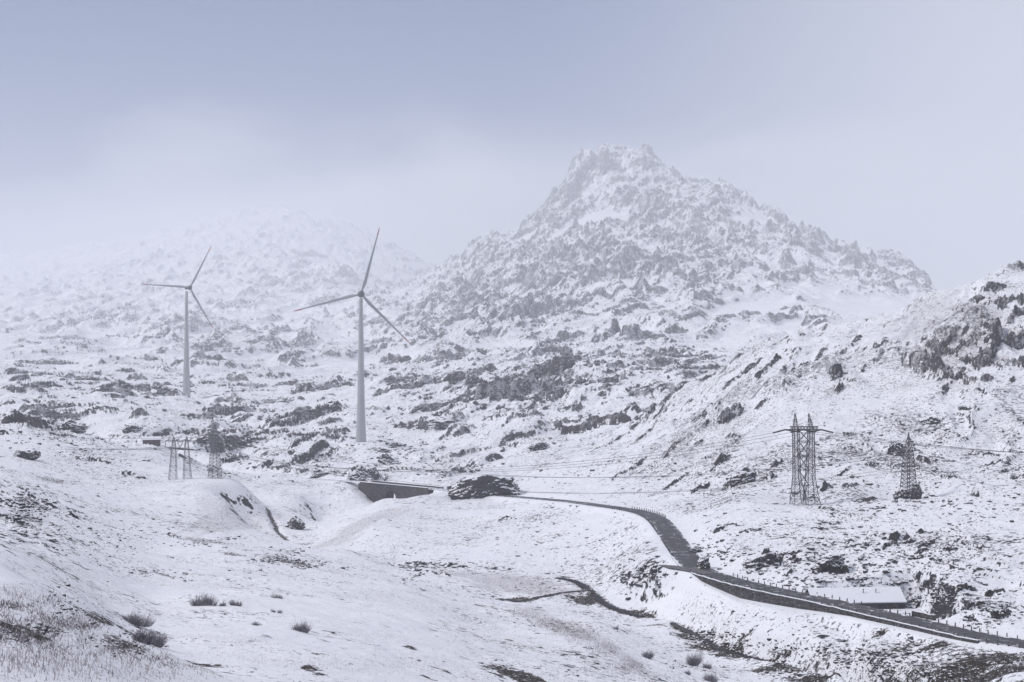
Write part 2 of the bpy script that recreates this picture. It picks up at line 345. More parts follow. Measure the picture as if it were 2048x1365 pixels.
# ribs and gullies running down the mountain and the right hillside
def ribs(deg, la, lb, seed):
    c, s = math.cos(R(deg)), math.sin(R(deg)); u, v = X*s-YY*c, X*c+YY*s
    u = u+fbm(X/(la*2.2), YY/(lb*.8), 3, seed+9)*la*.7
    return np.clip(1-1.9*np.abs(fbm(u/la, v/lb, 3, seed)), -.6, 1)
_rf = sst(950, 1500, YY); _rr = sst(1250, 1400, PX)*sst(300, 380, YY)*(1-sst(560, 620, YY))
RIB1 = ribs(76, 120, 520, 131); RIB2 = ribs(58, 26, 90, 141)
ROCKY = np.clip(ROCKY*(1+_rf*(.68*RIB1-.40)+_rr*(.6*RIB2-.27)), 0, 1.2).astype(np.float32)
# ---- crags: (px, py of foot, width px, height px, plan skew) -> real steps in the ground
CRAGS = [(420,742,70,22,1.2),(330,800,60,18,.8),(520,700,70,20,1),(580,730,50,16,.6),(110,730,110,12,1),(60,700,80,12,.8),(250,690,70,14,1),(380,650,70,18,.6),(640,620,60,18,.8),(480,620,60,14,1),(560,580,70,16,.7),(170,610,60,14,1),(430,530,60,16,.8),(620,520,60,14,.8),(1505,1128,40,16,.4),(1548,1118,36,14,.2),(1590,1118,44,12,.4),(1630,1128,40,12,.3),(1575,1150,30,10,.5),(1605,1160,34,10,.2),(1640,1165,30,9,.5),(1530,1160,36,12,.8),(1572,1172,30,8,.4),(1700,1160,26,7,.3),(1820,1085,30,10,.3),(1850,1110,26,8,.2),(1930,1180,60,10,.4),(1990,1190,50,9,.4),(1880,1200,40,12,.6),(1860,1225,40,10,.4),(1950,1215,60,9,.4),(2010,1230,50,8,.4),(1450,1100,40,9,.5),(1425,1090,24,10,.4),(1415,1110,20,9,.4),(1640,1022,60,9,-.6),(1400,985,50,9,1.2),(1350,965,60,9,1.5),(1560,1000,40,8,.8),(1590,985,30,8,.8),(1700,975,40,8,.8),(1740,1000,40,9,.5),(1780,985,40,12,.4),(1690,950,40,9,.8),(1860,930,40,9,.2),(1900,960,40,9,-.3),(1325,724,96,24,.05),(1345,724,50,26,0),(1300,722,50,20,.3),(1135,858,60,22,.2),(1185,862,120,30,.1),(1232,856,60,24,-.1),(1530,1134,70,34,.3),(1665,1146,76,24,.2),(730,962,70,32,.3),(1485,968,60,30,1),(50,853,100,24,.3),(20,872,40,10,.5),(190,826,45,8,1),(90,812,105,12,.2),(60,790,70,10,.5),(270,788,120,24,2.2),(190,825,95,12,1.5),(275,835,30,18,.5),(250,750,32,12,1),
 (400,838,65,12,.6),(475,768,52,20,-1.2),(385,842,42,6,.5),(190,925,60,10,.5),(270,955,62,13,.1),(482,878,50,11,2),(478,893,46,9,2),
 (610,850,120,22,2.2),(620,836,100,20,2),(560,856,60,12,2.2),(660,822,50,16,2),(605,790,44,22,.3),(650,782,46,15,1.4),(620,884,95,15,1.2),(668,880,50,12,.6),(690,862,16,8,0),(752,822,38,11,-.5),
 (790,740,66,20,-.2),(845,738,60,16,.6),(900,728,70,15,1.5),(850,784,80,28,.4),(910,785,60,22,.6),(950,787,50,20,1.2),(990,765,80,14,1.6),(990,816,80,32,.5),(1040,795,60,26,1.4),(1040,815,50,14,1),
 (1125,768,58,36,.8),(1100,800,50,34,1.2),(1060,770,60,20,1.5),(1150,735,60,20,-.4),(1140,820,60,10,.5),(1225,738,110,11,-.1),(1330,735,110,12,.2),(1420,725,60,12,.7),
 (1500,735,70,9,1),(1462,768,50,8,1.1),(1300,838,26,18,1),(1330,820,60,8,2),(1290,870,70,6,2.4),(1460,845,62,26,.7),(1527,822,40,10,.8),(1445,925,44,20,1.2),(1260,940,90,10,2),(1345,905,50,8,2),
 (1676,770,24,30,.9),(1680,792,20,16,1.2),(1588,768,40,8,.5),(1540,745,66,8,1.1),(1604,738,50,9,.6),(1640,720,50,9,1.9),(1700,692,70,10,.7),(1745,735,60,8,.8),
 (1860,752,62,34,-.8),(1845,735,40,28,.4),(1905,770,70,18,-1),(1960,740,50,22,-.8),(1985,715,60,30,1.6),(1998,690,34,44,1.8),(1930,700,70,16,1),(2040,690,60,30,.8),(2050,740,60,20,-.5),(1900,700,70,18,.8),(1970,680,70,16,1.2),(2030,640,60,16,.8),(1930,840,22,8,-.5),
 (1795,915,34,22,.8),(1540,960,36,16,1),(1555,940,30,10,1.2),(1650,982,30,12,1.6),(1640,1020,60,9,-1),(1690,1030,50,7,-1),(2010,950,18,12,0),(1985,935,40,11,-.6),(1955,995,12,20,.6),(1970,905,50,9,-.6),(2040,960,40,10,-.6),
 (1800,1082,44,20,.4),(1775,1095,50,10,.6),(1885,1072,30,10,-.2),(1843,1066,30,7,0),(1905,1140,34,8,0),(1942,1136,20,8,0),(1580,1110,60,9,.3),(1600,1125,50,9,.4),(1560,1165,60,12,.8),(1620,1162,36,9,.4),(1680,1175,40,10,.2),(1755,1180,30,6,0),(1490,1140,40,10,.6),(1440,1120,36,10,.6),(1450,1060,60,8,.4),(1500,1065,60,8,.2),
 (1270,1170,45,14,.5),(1255,1158,20,14,0),(1280,1150,30,16,.4),(1110,1000,60,5,0),(1010,1040,34,10,0),(870,1150,70,10,-.3),(835,1132,60,12,-.3),(905,1135,50,8,0),
 (0,1008,60,10,-.3),(20,1045,60,14,-.3),(95,1012,34,9,-.3),(70,1000,40,6,-.3),(145,1035,22,11,0),(85,1092,30,10,0),(45,1070,34,8,0),(345,1075,26,10,-.3),(187,1085,20,6,0),(225,1095,26,7,-.3),
 (1218,345,56,26,.3),(1205,325,30,22,.3),(1180,345,50,26,.8),(1150,395,40,40,1.2),(1165,372,40,30,.8),(1285,342,44,20,-.3),(1240,375,50,16,0),(1300,312,40,14,-.5),(1110,412,26,16,.4),(1130,395,24,16,.3),
 (1450,390,50,14,-.8),(1710,530,40,18,-1),(1770,552,90,18,-1.6),(1800,560,60,16,-1.4),(1700,565,30,16,-1),(1640,520,50,14,-1),(1610,560,50,16,-.6),(1380,470,50,16,.3),(1490,495,50,18,0),(1330,560,60,20,1),(1260,530,60,20,1.5),(1200,545,80,24,2),(1180,575,80,16,2.2),(1100,590,70,24,1),(1070,600,50,20,.6),(1160,612,44,18,1.6),(1040,650,50,28,.8),(1005,660,60,20,.8),(940,640,60,22,.6),(900,620,60,16,1),
 (1260,608,60,10,.8),(1300,590,70,12,.5),(1380,590,60,14,.2),(1450,640,70,14,1),(1500,630,50,12,.6),(1355,680,60,14,.8),(1240,690,70,10,-.6),(1460,590,60,14,-.2),(1580,620,50,10,.2),
 (420,560,60,12,1),(310,590,50,16,-1),(345,600,50,20,-1.4),(430,600,40,20,-1),(260,620,60,12,.8),(225,650,60,16,1.4),(130,680,80,10,1.4),(320,650,50,16,1.4),(605,690,20,34,.6),(540,660,50,14,.5),(590,700,50,10,.6),(470,710,50,12,1),(420,720,60,12,1.4),(690,560,40,20,1.6),(640,570,60,10,1),(745,620,60,12,1.2),(755,655,30,18,.4),(870,600,50,14,1),(820,660,60,12,1),(930,560,40,14,1)]
rc = np.random.default_rng(3)
CRGM = np.zeros_like(Z, dtype=np.float32)
zcr = np.zeros_like(Z)
for k, (px, py, wpx, hpx, skew) in enumerate(CRAGS):
    Y0 = hit0(px, py); wu = wpx*Y0/F/2; hu = hpx*Y0/F*(1.25 if Y0 > 420 else 1.1); x0 = (px-CX)/F*Y0
    far = 2.2*max(hu, 0.5*wu)
    ext = wu*(1+abs(skew)*1.2)+far
    r0, r1 = np.searchsorted(fY, [Y0-ext, Y0+ext]); c0, c1 = np.searchsorted(fpx, [px-wpx*1.0, px+wpx*1.0])
    if r1 <= r0 or c1 <= c0: continue
    xs, ys = X[r0:r1, c0:c1]-x0, YY[r0:r1, c0:c1]-Y0
    sc_ = 1.0/max(wu, .4)
    wob = fbm(xs*sc_*1.6+k*7.3, ys*sc_*1.6, 4, 3)
    a = np.abs(xs)/wu*(1+0.35*wob)
    A = np.clip(np.sqrt(np.clip(1-a**2.2, 0, 1))*(0.82+0.34*fbm(xs*sc_*1.5+k*3.1, ys*0+k, 3, 5)), 0, 1.05)
    b = ys-xs*skew-wu*0.45*fbm(xs*sc_*1.1+k*1.7, ys*sc_*.5, 3, 9)
    rise = max(0.22*hu, 0.0016*Y0)
    prof = sst(-rise, rise*.6, b)*np.exp(-np.clip(b, 0, None)/far*1.6)
    zcr[r0:r1, c0:c1] = np.maximum(zcr[r0:r1, c0:c1], hu*np.clip(A, 0, 1.2)*prof)
    face = sst(-rise*1.4, -rise*.6, b)*(1-sst(rise*.5, rise*1.6, b))*sst(.12, .4, A)
    CRGM[r0:r1, c0:c1] = np.maximum(CRGM[r0:r1, c0:c1], face)

# ---- relief at every size, bedded ledges
g = sst(250, 750, YY)*0.85+0.15+.9*sst(1000, 3000, YY)
near = 1-sst(160, 380, YY)
pk = np.exp(-((PX-1230)/150)**2)*sst(3640, 3950, YY)
Z0 = Z.copy()
Z = Z + g*(fbm(X/70, YY/70, 3, 21)*2.2 + ROCKY*fbm(X/26, YY/26, 4, 22)*1.7)*(0.35+0.65*ROCKY)
Z = Z + (fbm(X/9, YY/9, 4, 23)*0.36*(0.45+ROCKY) + fbm(X/2.6, YY/2.6, 3, 24)*0.10)*np.clip(YY/120, .25, 1)
Z = Z + (1-.7*pk)*_rf*ROCKY*(RIB1-.2)*17 + _rr*RIB2*1.4
def ledges(theta, lam, seed, sharp=.1, aspect=1.9):
    c, s = math.cos(theta), math.sin(theta)
    u, v = X*c+YY*s, YY*c-X*s               # u along the bedding, v across it
    warp = fbm(u/(lam*aspect*1.3), v/(lam*1.4), 4, seed)*0.9
    ph = v/lam+warp; f = ph-np.floor(ph)
    patch = sst(.02, .55, fbm(u/(lam*aspect), v/(lam*.8), 3, seed+40)+0.55*(ROCKY-.55))
    return lam*patch*sst(0, sharp, f)*(1-f), patch*(1-sst(sharp*.6, sharp*1.5, f))
Z = Z + sst(1200, 3000, YY)*fbm(X/95, YY/95, 5, 27, .55)*17*np.clip(ROCKY, .2, 1)*(1-.85*pk) + pk*np.abs(fbm(X/26, YY/40, 4, 28))*9
wl_ = 1-sst(1350, 1650, PX)
wr_ = 1-wl_
led = np.zeros_like(Z); lface = np.zeros_like(CRGM)
farw = sst(330, 620, YY); midw = sst(120, 260, YY)
for lam, amp, sd_, fw in ((70, .14, 60, farw*sst(800, 1400, YY)), (44, .19, 61, farw), (17, .25, 62, farw), (7, .22, 63, np.maximum(farw, midw*.7)), (3.0, .27, 64, midw)):
    h1, f1 = ledges(R(52), lam, sd_); h2, f2 = ledges(R(-12), lam, sd_+200)
    am = amp*np.clip(ROCKY*1.25-.12, 0, 1.2)*fw
    led += am*(h1*wl_+h2*wr_)
    lface = np.maximum(lface, (f1*wl_+f2*wr_)*np.clip(ROCKY*1.3-.1, 0, 1)*fw)
Z = Z + (led + zcr)*(1-.15*pk)

# ---- the road: centre line (px, py, depth), then its bed cut into the ground
def catmull(P, step=1.2):
    P = np.array(P, float); out = []
    for i in range(len(P)-1):
        p0, p1, p2, p3 = P[max(i-1, 0)], P[i], P[i+1], P[min(i+2, len(P)-1)]
        n = max(2, int(np.linalg.norm(p2-p1)/step))
        for t in np.arange(n)/n:
            out.append(.5*((2*p1)+(-p0+p2)*t+(2*p0-5*p1+4*p2-p3)*t*t+(-p0+3*p1-3*p2+p3)*t**3))
    out.append(P[-1]); return np.array(out)
def to_u(L): return [((px-CX)/F*Y, Y, -(py-CY)/F*Y) for px, py, Y in L]
road = catmull(to_u(ROAD_A), 1.0)
_k = np.ones(9)/9
for c_ in range(3):
    road[:, c_] = np.convolve(np.pad(road[:, c_], 4, mode='edge'), _k, 'valid')
RHW = 2.45            # half width of the carriageway, in u
def near_path(path, maxd):
    """for grid vertices close to a path: signed side distance and path height"""
    d = np.full(Z.shape, 1e9, dtype=np.float32); zz = np.zeros(Z.shape, dtype=np.float32); side = np.zeros(Z.shape, dtype=np.float32)
    for i in range(len(path)-1):
        a, b = path[i], path[i+1]
        y0, y1 = min(a[1], b[1])-maxd, max(a[1], b[1])+maxd
        r0, r1 = np.searchsorted(fY, [y0, y1])
        if r1 <= r0: continue
        xs0, xs1 = min(a[0], b[0])-maxd, max(a[0], b[0])+maxd
        ym = max(fY[r0], 3); yM = fY[min(r1, NY-1)]
        cands = [xs0/ym, xs0/yM, xs1/ym, xs1/yM]
        c0, c1 = np.searchsorted(fpx, [min(cands)*F+CX, max(cands)*F+CX])
        if c1 <= c0: continue
        xx, yy = X[r0:r1, c0:c1], YY[r0:r1, c0:c1]
        ux, uy = b[0]-a[0], b[1]-a[1]; L2 = ux*ux+uy*uy+1e-9
        t = np.clip(((xx-a[0])*ux+(yy-a[1])*uy)/L2, 0, 1)
        ex, ey = xx-a[0]-t*ux, yy-a[1]-t*uy
        dd = np.sqrt(ex*ex+ey*ey)
        sl = (slice(r0, r1), slice(c0, c1)); m = dd < d[sl]
        d[sl] = np.where(m, dd, d[sl]); zz[sl] = np.where(m, a[2]+t*(b[2]-a[2]), zz[sl])
        side[sl] = np.where(m, np.sign(ux*ey-uy*ex), side[sl])
    return d, zz, side
# ---- level pads: building, hut, turbines, pylons
def pad(px, py, Y, rx, ry, soft, z=None, rot=0.0):
    global Z
    x0 = (px-CX)/F*Y; z0 = -(py-CY)/F*Y if z is None else z
    c, s = math.cos(rot), math.sin(rot)
    dx, dy = X-x0, YY-Y
    a, b = np.abs(dx*c+dy*s)-rx, np.abs(-dx*s+dy*c)-ry
    d = np.hypot(np.clip(a, 0, None), np.clip(b, 0, None))
    w_ = 1-sst(0, soft, d); Z = Z*(1-w_)+z0*w_
_Zk = Z.copy(); pad(1760, 0, 217.0, 7.6, 11.0, 2.5, z=-42.1)
_o = np.argsort(road[:, 1]); _hill = sst(.5, 2.0, X-np.interp(YY, road[_o, 1], road[_o, 0])); Z = Z*_hill+_Zk*(1-_hill)
rd, rz_, rside = near_path(road, 14)
# side > 0: left of travel (road runs from the camera side away) = downhill / valley side
m = rd < 14
wd = np.where(m, 1-sst(RHW+.25, RHW+np.where(rside > 0, 3.0, np.where((PX > 1665) & (PX < 1830), 1.2, 6.0)), rd), 0)
bridge = (PX > 733) & (PX < 868) & (YY > 455) & (YY < 492)
wdb = np.where(bridge, 0, wd)
bed = rz_-0.10
Z = np.where(m, Z*(1-wdb)+bed*wdb, Z)
# below the retaining wall the ground falls away from the carriageway
_wh = np.interp(PX, [1365, 1385, 1420, 1480, 1600, 1700, 1850, 1950, 2040], [0, .5, 1.0, 1.75, 1.35, .65, .5, .4, 0])
_ww = np.where((rside > 0) & (rd < 14), sst(RHW-.35, RHW+.25, rd)*(1-sst(RHW+2.5, RHW+9, rd)), 0)*(_wh > 0)
Z = Z*(1-_ww)+np.minimum(Z, rz_-_wh-(rd-RHW)*.13)*_ww
# under and beside the bridge the gully runs through
gully = np.exp(-(((X-(778-CX)/F*480)/9.0)**2))*np.exp(-((YY-480)/22.0)**2)
Z = np.where(gully > .02, np.minimum(Z, Z*(1-gully)+(-55.5)*gully), Z)
Z = np.where(m & bridge & (rd < RHW+1.5), np.minimum(Z, bed-0.2), Z)
# lay-by where the bend swings wide
LAYBY = catmull(to_u([(1318,1130.5,dep(1130.5)),(1345,1134,dep(1134)),(1380,1140,dep(1140)),(1420,1148,dep(1148))]), .5)
ld, lz, ls = near_path(LAYBY, 5)
lw = 1-sst(1.0, 3.5, ld); Z = np.where(ld < 5, Z*(1-lw)+(lz-.12)*lw, Z)
# ---- stream bed
STREAM = [(1120,1150,284),(1155,1162,279),(1180,1180,268.7),(1190,1190,264),(1215,1207,255),(1255,1222,248),(1290,1232,244),(1335,1240,240),(1370,1255,233),(1400,1270,227.5),(1440,1292,219),(1500,1310,213),(1560,1328,207),(1640,1352,199),(1700,1372,193),(1790,1410,183),(1950,1470,168)]
stream = catmull([((px-CX)/F*Y, Y, -46.9-(270-Y)*0.002) for px, py, Y in STREAM], .8)
ARM = catmull([((px-CX)/F*Y, Y, -46.6) for px, py, Y in [(1000,1196,259),(1040,1200,257),(1090,1192,262),(1130,1185,266),(1175,1182,268)]], .8)
GUL = catmull(to_u([(535,1020,405),(548,1042,385),(556,1060,372),(575,1068,362)]), .8)
TRK = catmull(to_u([(1120,945,480),(1122,965,455),(1112,985,432)]), .8)
wetm = np.zeros(Z.shape, np.float32); bank = np.clip(gully*3, 0, 1)+np.clip(_ww*1.5, 0, 1); bank = np.clip(bank, 0, 1).astype(np.float32)
for path, hw, dz, sh in ((stream, .85, .5, 3.5), (ARM, .55, .4, 2.5), (GUL, .4, .5, 1.6)):
    d_, z_, s_ = near_path(path, 10)
    wob = fbm(X/1.8, YY/1.8, 3, 71)*hw*.5
    w_ = 1-sst(hw, hw+sh, d_+wob)
    tgt = z_-dz if path is stream or path is ARM else Z-dz
    Z = np.where(d_ < 10, Z*(1-w_)+tgt*w_, Z)
    bank = np.maximum(bank, np.where(d_ < 10, 1-sst(hw+2, hw+6, d_), 0))
    wetm = np.maximum(wetm, np.where(d_ < 10, (1-sst(hw*.7, hw*1.5+.5, d_+wob))*(1-(path is stream)*sst(1278, 1292, PX)*(1-sst(1330, 1350, PX))), 0))
bank = np.maximum(bank, np.exp(-((X-53.5)/14)**4)*np.exp(-((YY-224)/9)**4))
pad(722, 884, 600, 3.5, 3.5, 9); pad(373, 796.5, 807, 3.5, 3.5, 12)
pad(303, 893, 520, 4.2, 3.0, 5)
for q in ((1610, 1010, 310), (1817, 1003, 320), (362, 961, 400), (430, 957, 400)): pad(*q, 1.5, 1.5, 16)
# ---- where rock shows: steep faces
dxc = np.gradient(Z, axis=1)/np.gradient(X, axis=1)
dyc = np.gradient(Z, axis=0)/np.gradient(YY, axis=0)-dxc*(X/YY)
slope = np.hypot(dxc, dyc)
thr = 1.0+0.30*fbm(X/5, YY/5, 3, 81)+pk*(.35+.6*fbm(X/9, YY/9, 4, 85))+.1*sst(800, 1800, YY)
rock = sst(-.12, .25, slope-thr)
rock = np.maximum(rock, np.clip(lface*1.5-.25+.35*fbm(X/2.5, YY/2.5, 3, 82), 0, 1)*.9)
rock = np.maximum(rock, CRGM*np.clip(.85+.5*fbm(X/1.6, YY/1.6, 3, 83), 0, 1))
# fog veiling the far western mountain is put into the colour as less rock

FOG_L = sst(1000, 2600, YY)*(1-sst(650, 950, PX))      # where the painted fog fades the western mountain
rock *= 1-.5*FOG_L
rock *= 1-np.clip(wd*1.3, 0, 1)
rock *= 1-.8*np.where(rd < 14, 1-sst(5, 13, rd), 0)*(CRGM < .1)
rock *= 1-.9*bank
# ---- brown grass and bare wet soil: patches (px, py, rx px, ry px, strength)
def patches(L, seed):
    out = np.zeros(Z.shape, np.float32)
    for (px, py, rx, ry, st, sk) in L:
        Y0 = hit0(px, py); x0 = (px-CX)/F*Y0; wx = rx*Y0/F
        Yn, Yf = hit0(px, py+ry), hit0(px, py-ry); wy = max(abs(Yf-Yn)/2, .4)
        r0, r1 = np.searchsorted(fY, [Y0-2.2*wy-abs(sk)*wx*1.5, Y0+2.2*wy+abs(sk)*wx*1.5]); c0, c1 = np.searchsorted(fpx, [px-2*rx, px+2*rx])
        if r1 <= r0 or c1 <= c0: continue
        xs, ys = (X[r0:r1, c0:c1]-x0)/wx, (YY[r0:r1, c0:c1]-Y0)/wy
        ys = ys-sk*xs
        d = np.sqrt(xs**2+ys**2)*(1+.45*fbm(xs*2+px, ys*2+py, 4, seed))
        out[r0:r1, c0:c1] = np.maximum(out[r0:r1, c0:c1], st*(1-sst(.55, 1.25, d)))
    return out
VEG = [(60,1110,90,30,.55,-.6),(130,1170,60,25,.5,-.6),(20,1190,60,22,.5,-.6),(100,1240,120,40,.6,-.6),(250,1300,90,30,.6,-.6),(80,1320,140,40,.5,0),(760,1185,90,28,.35,0),(900,1210,100,30,.3,0),(1100,1245,60,26,.75,-1.2),(1180,1275,50,22,.75,-1.2),(1240,1310,45,24,.75,-1.2),(1290,1345,40,24,.75,-1.2),(1060,1228,50,16,.6,-1),
 (1030,1168,130,20,.95,0),(950,1152,100,12,.85,0),(1110,1185,60,14,.85,0),(720,1050,60,20,.85,.6),(770,1030,50,14,.75,.6),(680,1080,60,14,.8,.3),(470,1040,60,30,.8,-.8),(430,1010,50,22,.6,-.8),(520,1040,40,20,.5,.4),(830,1030,60,10,.3,.2),(1260,1120,40,25,.5,.6),(1200,1140,50,20,.45,.4),(1290,1135,30,22,.6,.4),(940,960,80,20,.5,.3),(920,920,60,26,.5,.4),
 (1150,1130,60,14,.35,.3),(1850,640,120,40,.75,.5),(1900,710,110,40,.85,-.4),(1960,640,80,40,.7,.4),(1800,660,80,30,.55,.4),(1640,790,80,30,.4,.4),(1900,770,70,25,.6,0),(880,1190,140,30,.3,0),(620,1130,120,20,.25,-.3),(1000,1290,160,50,.35,-.3),(830,1330,160,40,.3,0),(1740,1270,40,8,.5,0),(1760,1320,120,40,.55,.2),(1900,1345,140,40,.5,0),(1600,1320,100,30,.45,0),(1450,1250,80,20,.4,0)]
SOIL = [(1380,1266,42,12,1,.2),(1430,1288,55,20,1.05,-.3),(1490,1310,75,14,1,-.3),(1570,1332,70,12,.95,-.3),(1650,1352,70,12,.95,-.3),(1905,1280,40,6,.9,0),(1880,1290,60,6,.8,.1),(1770,1266,34,5,.9,-.1),(1935,1330,80,22,.86,.2),(2000,1312,50,14,.9,-.3),(1965,1352,70,18,.85,.3),(2040,1330,40,12,.8,0),(1900,1345,40,12,.85,0),(1830,1340,50,10,.6,.2),(1800,1300,60,8,.5,.2),(1750,1345,70,10,.55,.2),(1600,1340,60,10,.6,-.2),(1650,1355,80,8,.6,-.2),
 (1035,1352,60,12,1.05,-.4),(1000,1340,30,5,.7,-.4),(640,1345,14,4,1,-.2),(620,1335,18,4,.8,-.1),(190,1235,16,8,1,-.8),(100,1262,14,10,.95,-1),(60,1270,50,12,.8,-.6),(20,1258,30,10,.8,-.6),(410,1328,50,4,.8,-.1),(260,1240,36,5,.7,0),(265,1268,30,5,.8,-.1),(1290,1230,26,5,.9,-.2),(1265,1226,30,6,.9,-.2),(1170,1200,34,9,.9,-.4),(1040,1200,30,5,.95,.1),(170,1225,30,6,.6,-.7),(250,1290,40,12,.7,-.6),(820,1293,16,2.5,.9,0),
 (1348,1130,26,3,.7,-.1),(20,1000,30,6,.6,-.3),(50,1035,40,8,.6,-.3),(420,1085,60,4,.5,-.4),(560,1120,40,5,.7,-.4),(600,1128,30,4,.8,-.4),(470,1110,40,3,.6,-.4),(330,1150,30,3,.6,-.4),(100,960,30,4,.5,-.3),(1325,1245,50,4,.6,-.2),(1480,1270,40,5,.6,.2)]
speck_l = 1-.4*FOG_L  # stones thinned there too, in place of fog
RH = sst(1180, 1320, PX)*sst(270, 330, YY)*(1-sst(560, 640, YY))
veg = patches(VEG, 91); soil = np.maximum(np.clip(patches(SOIL, 92)*1.12, 0, 1), wetm)
veg = np.maximum(veg, .44*sst(-.3, .6, fbm(X/14, YY/14, 4, 93))*np.maximum(near, RH))
soil *= 1-np.clip(wd*1.5, 0, 1)*(rd < 14); veg *= 1-np.clip(wd*1.5, 0, 1)*(rd < 14)
speck = .14*RH+speck_l*(1-.3*sst(450, 700, YY))*np.clip((0.20+0.72*ROCKY)*(.35+.95*sst(-.35, .45, fbm(X/34, YY/34, 4, 94)))+.12*fbm(X/9, YY/9, 3, 95), 0, 1.2)*(1-np.clip(wd*1.3, 0, 1))
# ---- build the ground sheet
V = np.stack([X*S, YY*S, Z*S], -1).reshape(-1, 3)
idx = np.arange(NX*NY).reshape(NY, NX)
FA = np.stack([idx[:-1, :-1], idx[:-1, 1:], idx[1:, 1:], idx[1:, :-1]], -1).reshape(-1, 4)
gm = fast_mesh('ground', V, FA, 4)
gm.polygons.foreach_set('use_smooth', np.ones(len(FA), dtype=bool))
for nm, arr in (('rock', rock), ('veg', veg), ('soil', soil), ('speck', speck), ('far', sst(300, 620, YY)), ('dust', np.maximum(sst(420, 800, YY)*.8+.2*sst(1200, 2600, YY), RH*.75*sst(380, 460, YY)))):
    at = gm.attributes.new(nm, 'FLOAT', 'POINT'); at.data.foreach_set('value', np.ascontiguousarray(arr, dtype=np.float32).ravel())
gm.update(); gm.validate()
ground = bpy.data.objects.new('ground', gm); col.objects.link(ground); tag(ground, kind='structure')
def zg(x, y):
    """ground height (u) at u coordinates"""
    r = np.interp(y, fY, np.arange(NY)); c = np.interp(x/y*F+CX, fpx, np.arange(NX))
    i, j = min(int(r), NY-2), min(int(c), NX-2); u, v = r-i, c-j
    return (Z[i, j]*(1-v)+Z[i, j+1]*v)*(1-u)+(Z[i+1, j]*(1-v)+Z[i+1, j+1]*v)*u
def hit(px, py, ymin=0):
    """first ground point seen along a sight line, in u"""
    c = np.interp(px, fpx, np.arange(NX)); j = min(int(c), NX-2); v = c-j
    col_ = (Z[:, j]*(1-v)+Z[:, j+1]*v)/fY
    k = np.nonzero((col_ >= -(py-CY)/F) & (fY > ymin))[0]
    i = int(k[0]) if len(k) else NY-1
    Y = fY[i]; return ((px-CX)/F*Y, Y, col_[i]*Y)
# ---- ground material
gmat = bpy.data.materials.new('snowy_ground'); gmat.use_nodes = True
t = NT(gmat); P_ = t.n['Principled BSDF']
ob = t.n.new('ShaderNodeTexCoord').outputs['Object']
n_big = t.noise(ob, 0.035, 5, .6); n_mid = t.noise(ob, 0.35, 6, .65); n_fine = t.noise(ob, 1.6, 5, .65)
bed = t.mapping(t.mapping(ob, (1, 1, 1), (0, 0, R(-52))), (0.45, 1.5, 1.2))
n_bed = t.noise(bed, 0.22, 7, .68, .6)
# rock outcrop mask roughened below the mesh resolution
e = t.math('ADD', t.math('MULTIPLY', t.math('SUBTRACT', n_mid, .5), 2.8), t.math('MULTIPLY', t.math('SUBTRACT', n_bed, .5), 3.2))
rk = t.rng(t.math('ADD', t.attr('rock'), t.math('MULTIPLY', e, t.rng(t.attr('rock'), 0.02, .5, 0.25, 1.0))), .36, .62)
# scattered stones poking through
lo1 = t.math('SUBTRACT', .596, t.math('MULTIPLY', t.attr('speck'), .075)); hi1 = t.math('ADD', lo1, .022)
st = t.math('ADD', t.math('MULTIPLY', n_bed, .62), t.math('MULTIPLY', n_mid, .38))
st2 = t.math('ADD', t.math('MULTIPLY', t.noise(t.mapping(ob, (.8, 1.0, 1.0)), .62, 6, .66, .3), .7), t.math('MULTIPLY', t.noise(ob, .11, 4, .6), .3))
stm = t.math('ADD', t.math('MULTIPLY', t.rng(st, lo1, hi1), t.attr('far')), t.math('MULTIPLY', t.rng(st2, lo1, hi1), t.math('SUBTRACT', 1.0, t.attr('far'))))
lo2 = t.math('SUBTRACT', .594, t.math('MULTIPLY', t.attr('speck'), .06))
tiny = t.rng(t.math('ADD', t.math('MULTIPLY', t.noise(ob, 1.1, 4, .7), .75), t.math('MULTIPLY', n_big, .25)), lo2, t.math('ADD', lo2, .022))
rk = t.math('MAXIMUM', rk, t.math('MULTIPLY', t.math('MAXIMUM', stm, t.math('MULTIPLY', tiny, .85)), t.rng(t.attr('speck'), .02, .2)))
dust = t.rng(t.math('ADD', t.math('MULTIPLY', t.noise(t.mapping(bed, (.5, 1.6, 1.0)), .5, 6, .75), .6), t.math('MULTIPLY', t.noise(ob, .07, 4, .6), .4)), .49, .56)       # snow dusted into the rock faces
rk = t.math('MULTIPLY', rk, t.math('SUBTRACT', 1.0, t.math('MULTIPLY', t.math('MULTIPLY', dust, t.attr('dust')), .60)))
rcol = t.mix(t.rng(t.noise(bed, .5, 7, .7), .36, .66), (.012, .012, .014), (.048, .045, .046))
scol = t.mix(t.rng(n_big, .35, .65), (.81, .815, .85), (.85, .853, .875))
# brown grass stubble
gr = t.noise(t.mapping(ob, (3.2, 3.2, .7)), 1.3, 5, .72)
vg = t.rng(gr, t.math('SUBTRACT', .625, t.math('MULTIPLY', t.attr('veg'), .16)), t.math('SUBTRACT', .69, t.math('MULTIPLY', t.attr('veg'), .16)), 0, .75)
vcol = t.mix(t.rng(n_fine, .4, .62), (.17, .125, .125), (.10, .072, .062))
so = t.rng(t.math('ADD', t.attr('soil'), t.math('MULTIPLY', t.math('SUBTRACT', t.noise(ob, 1.5, 6, .74), .5), 4.6)), .50, .64)
so = t.math('MULTIPLY', so, t.rng(t.attr('soil'), .03, .15))
socol = t.mix(t.rng(n_fine, .38, .66), (.008, .007, .007), (.05, .034, .02))
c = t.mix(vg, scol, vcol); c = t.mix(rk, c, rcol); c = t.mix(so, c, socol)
t.l.new(c, P_.inputs['Base Color']); P_.inputs['Roughness'].default_value = .8
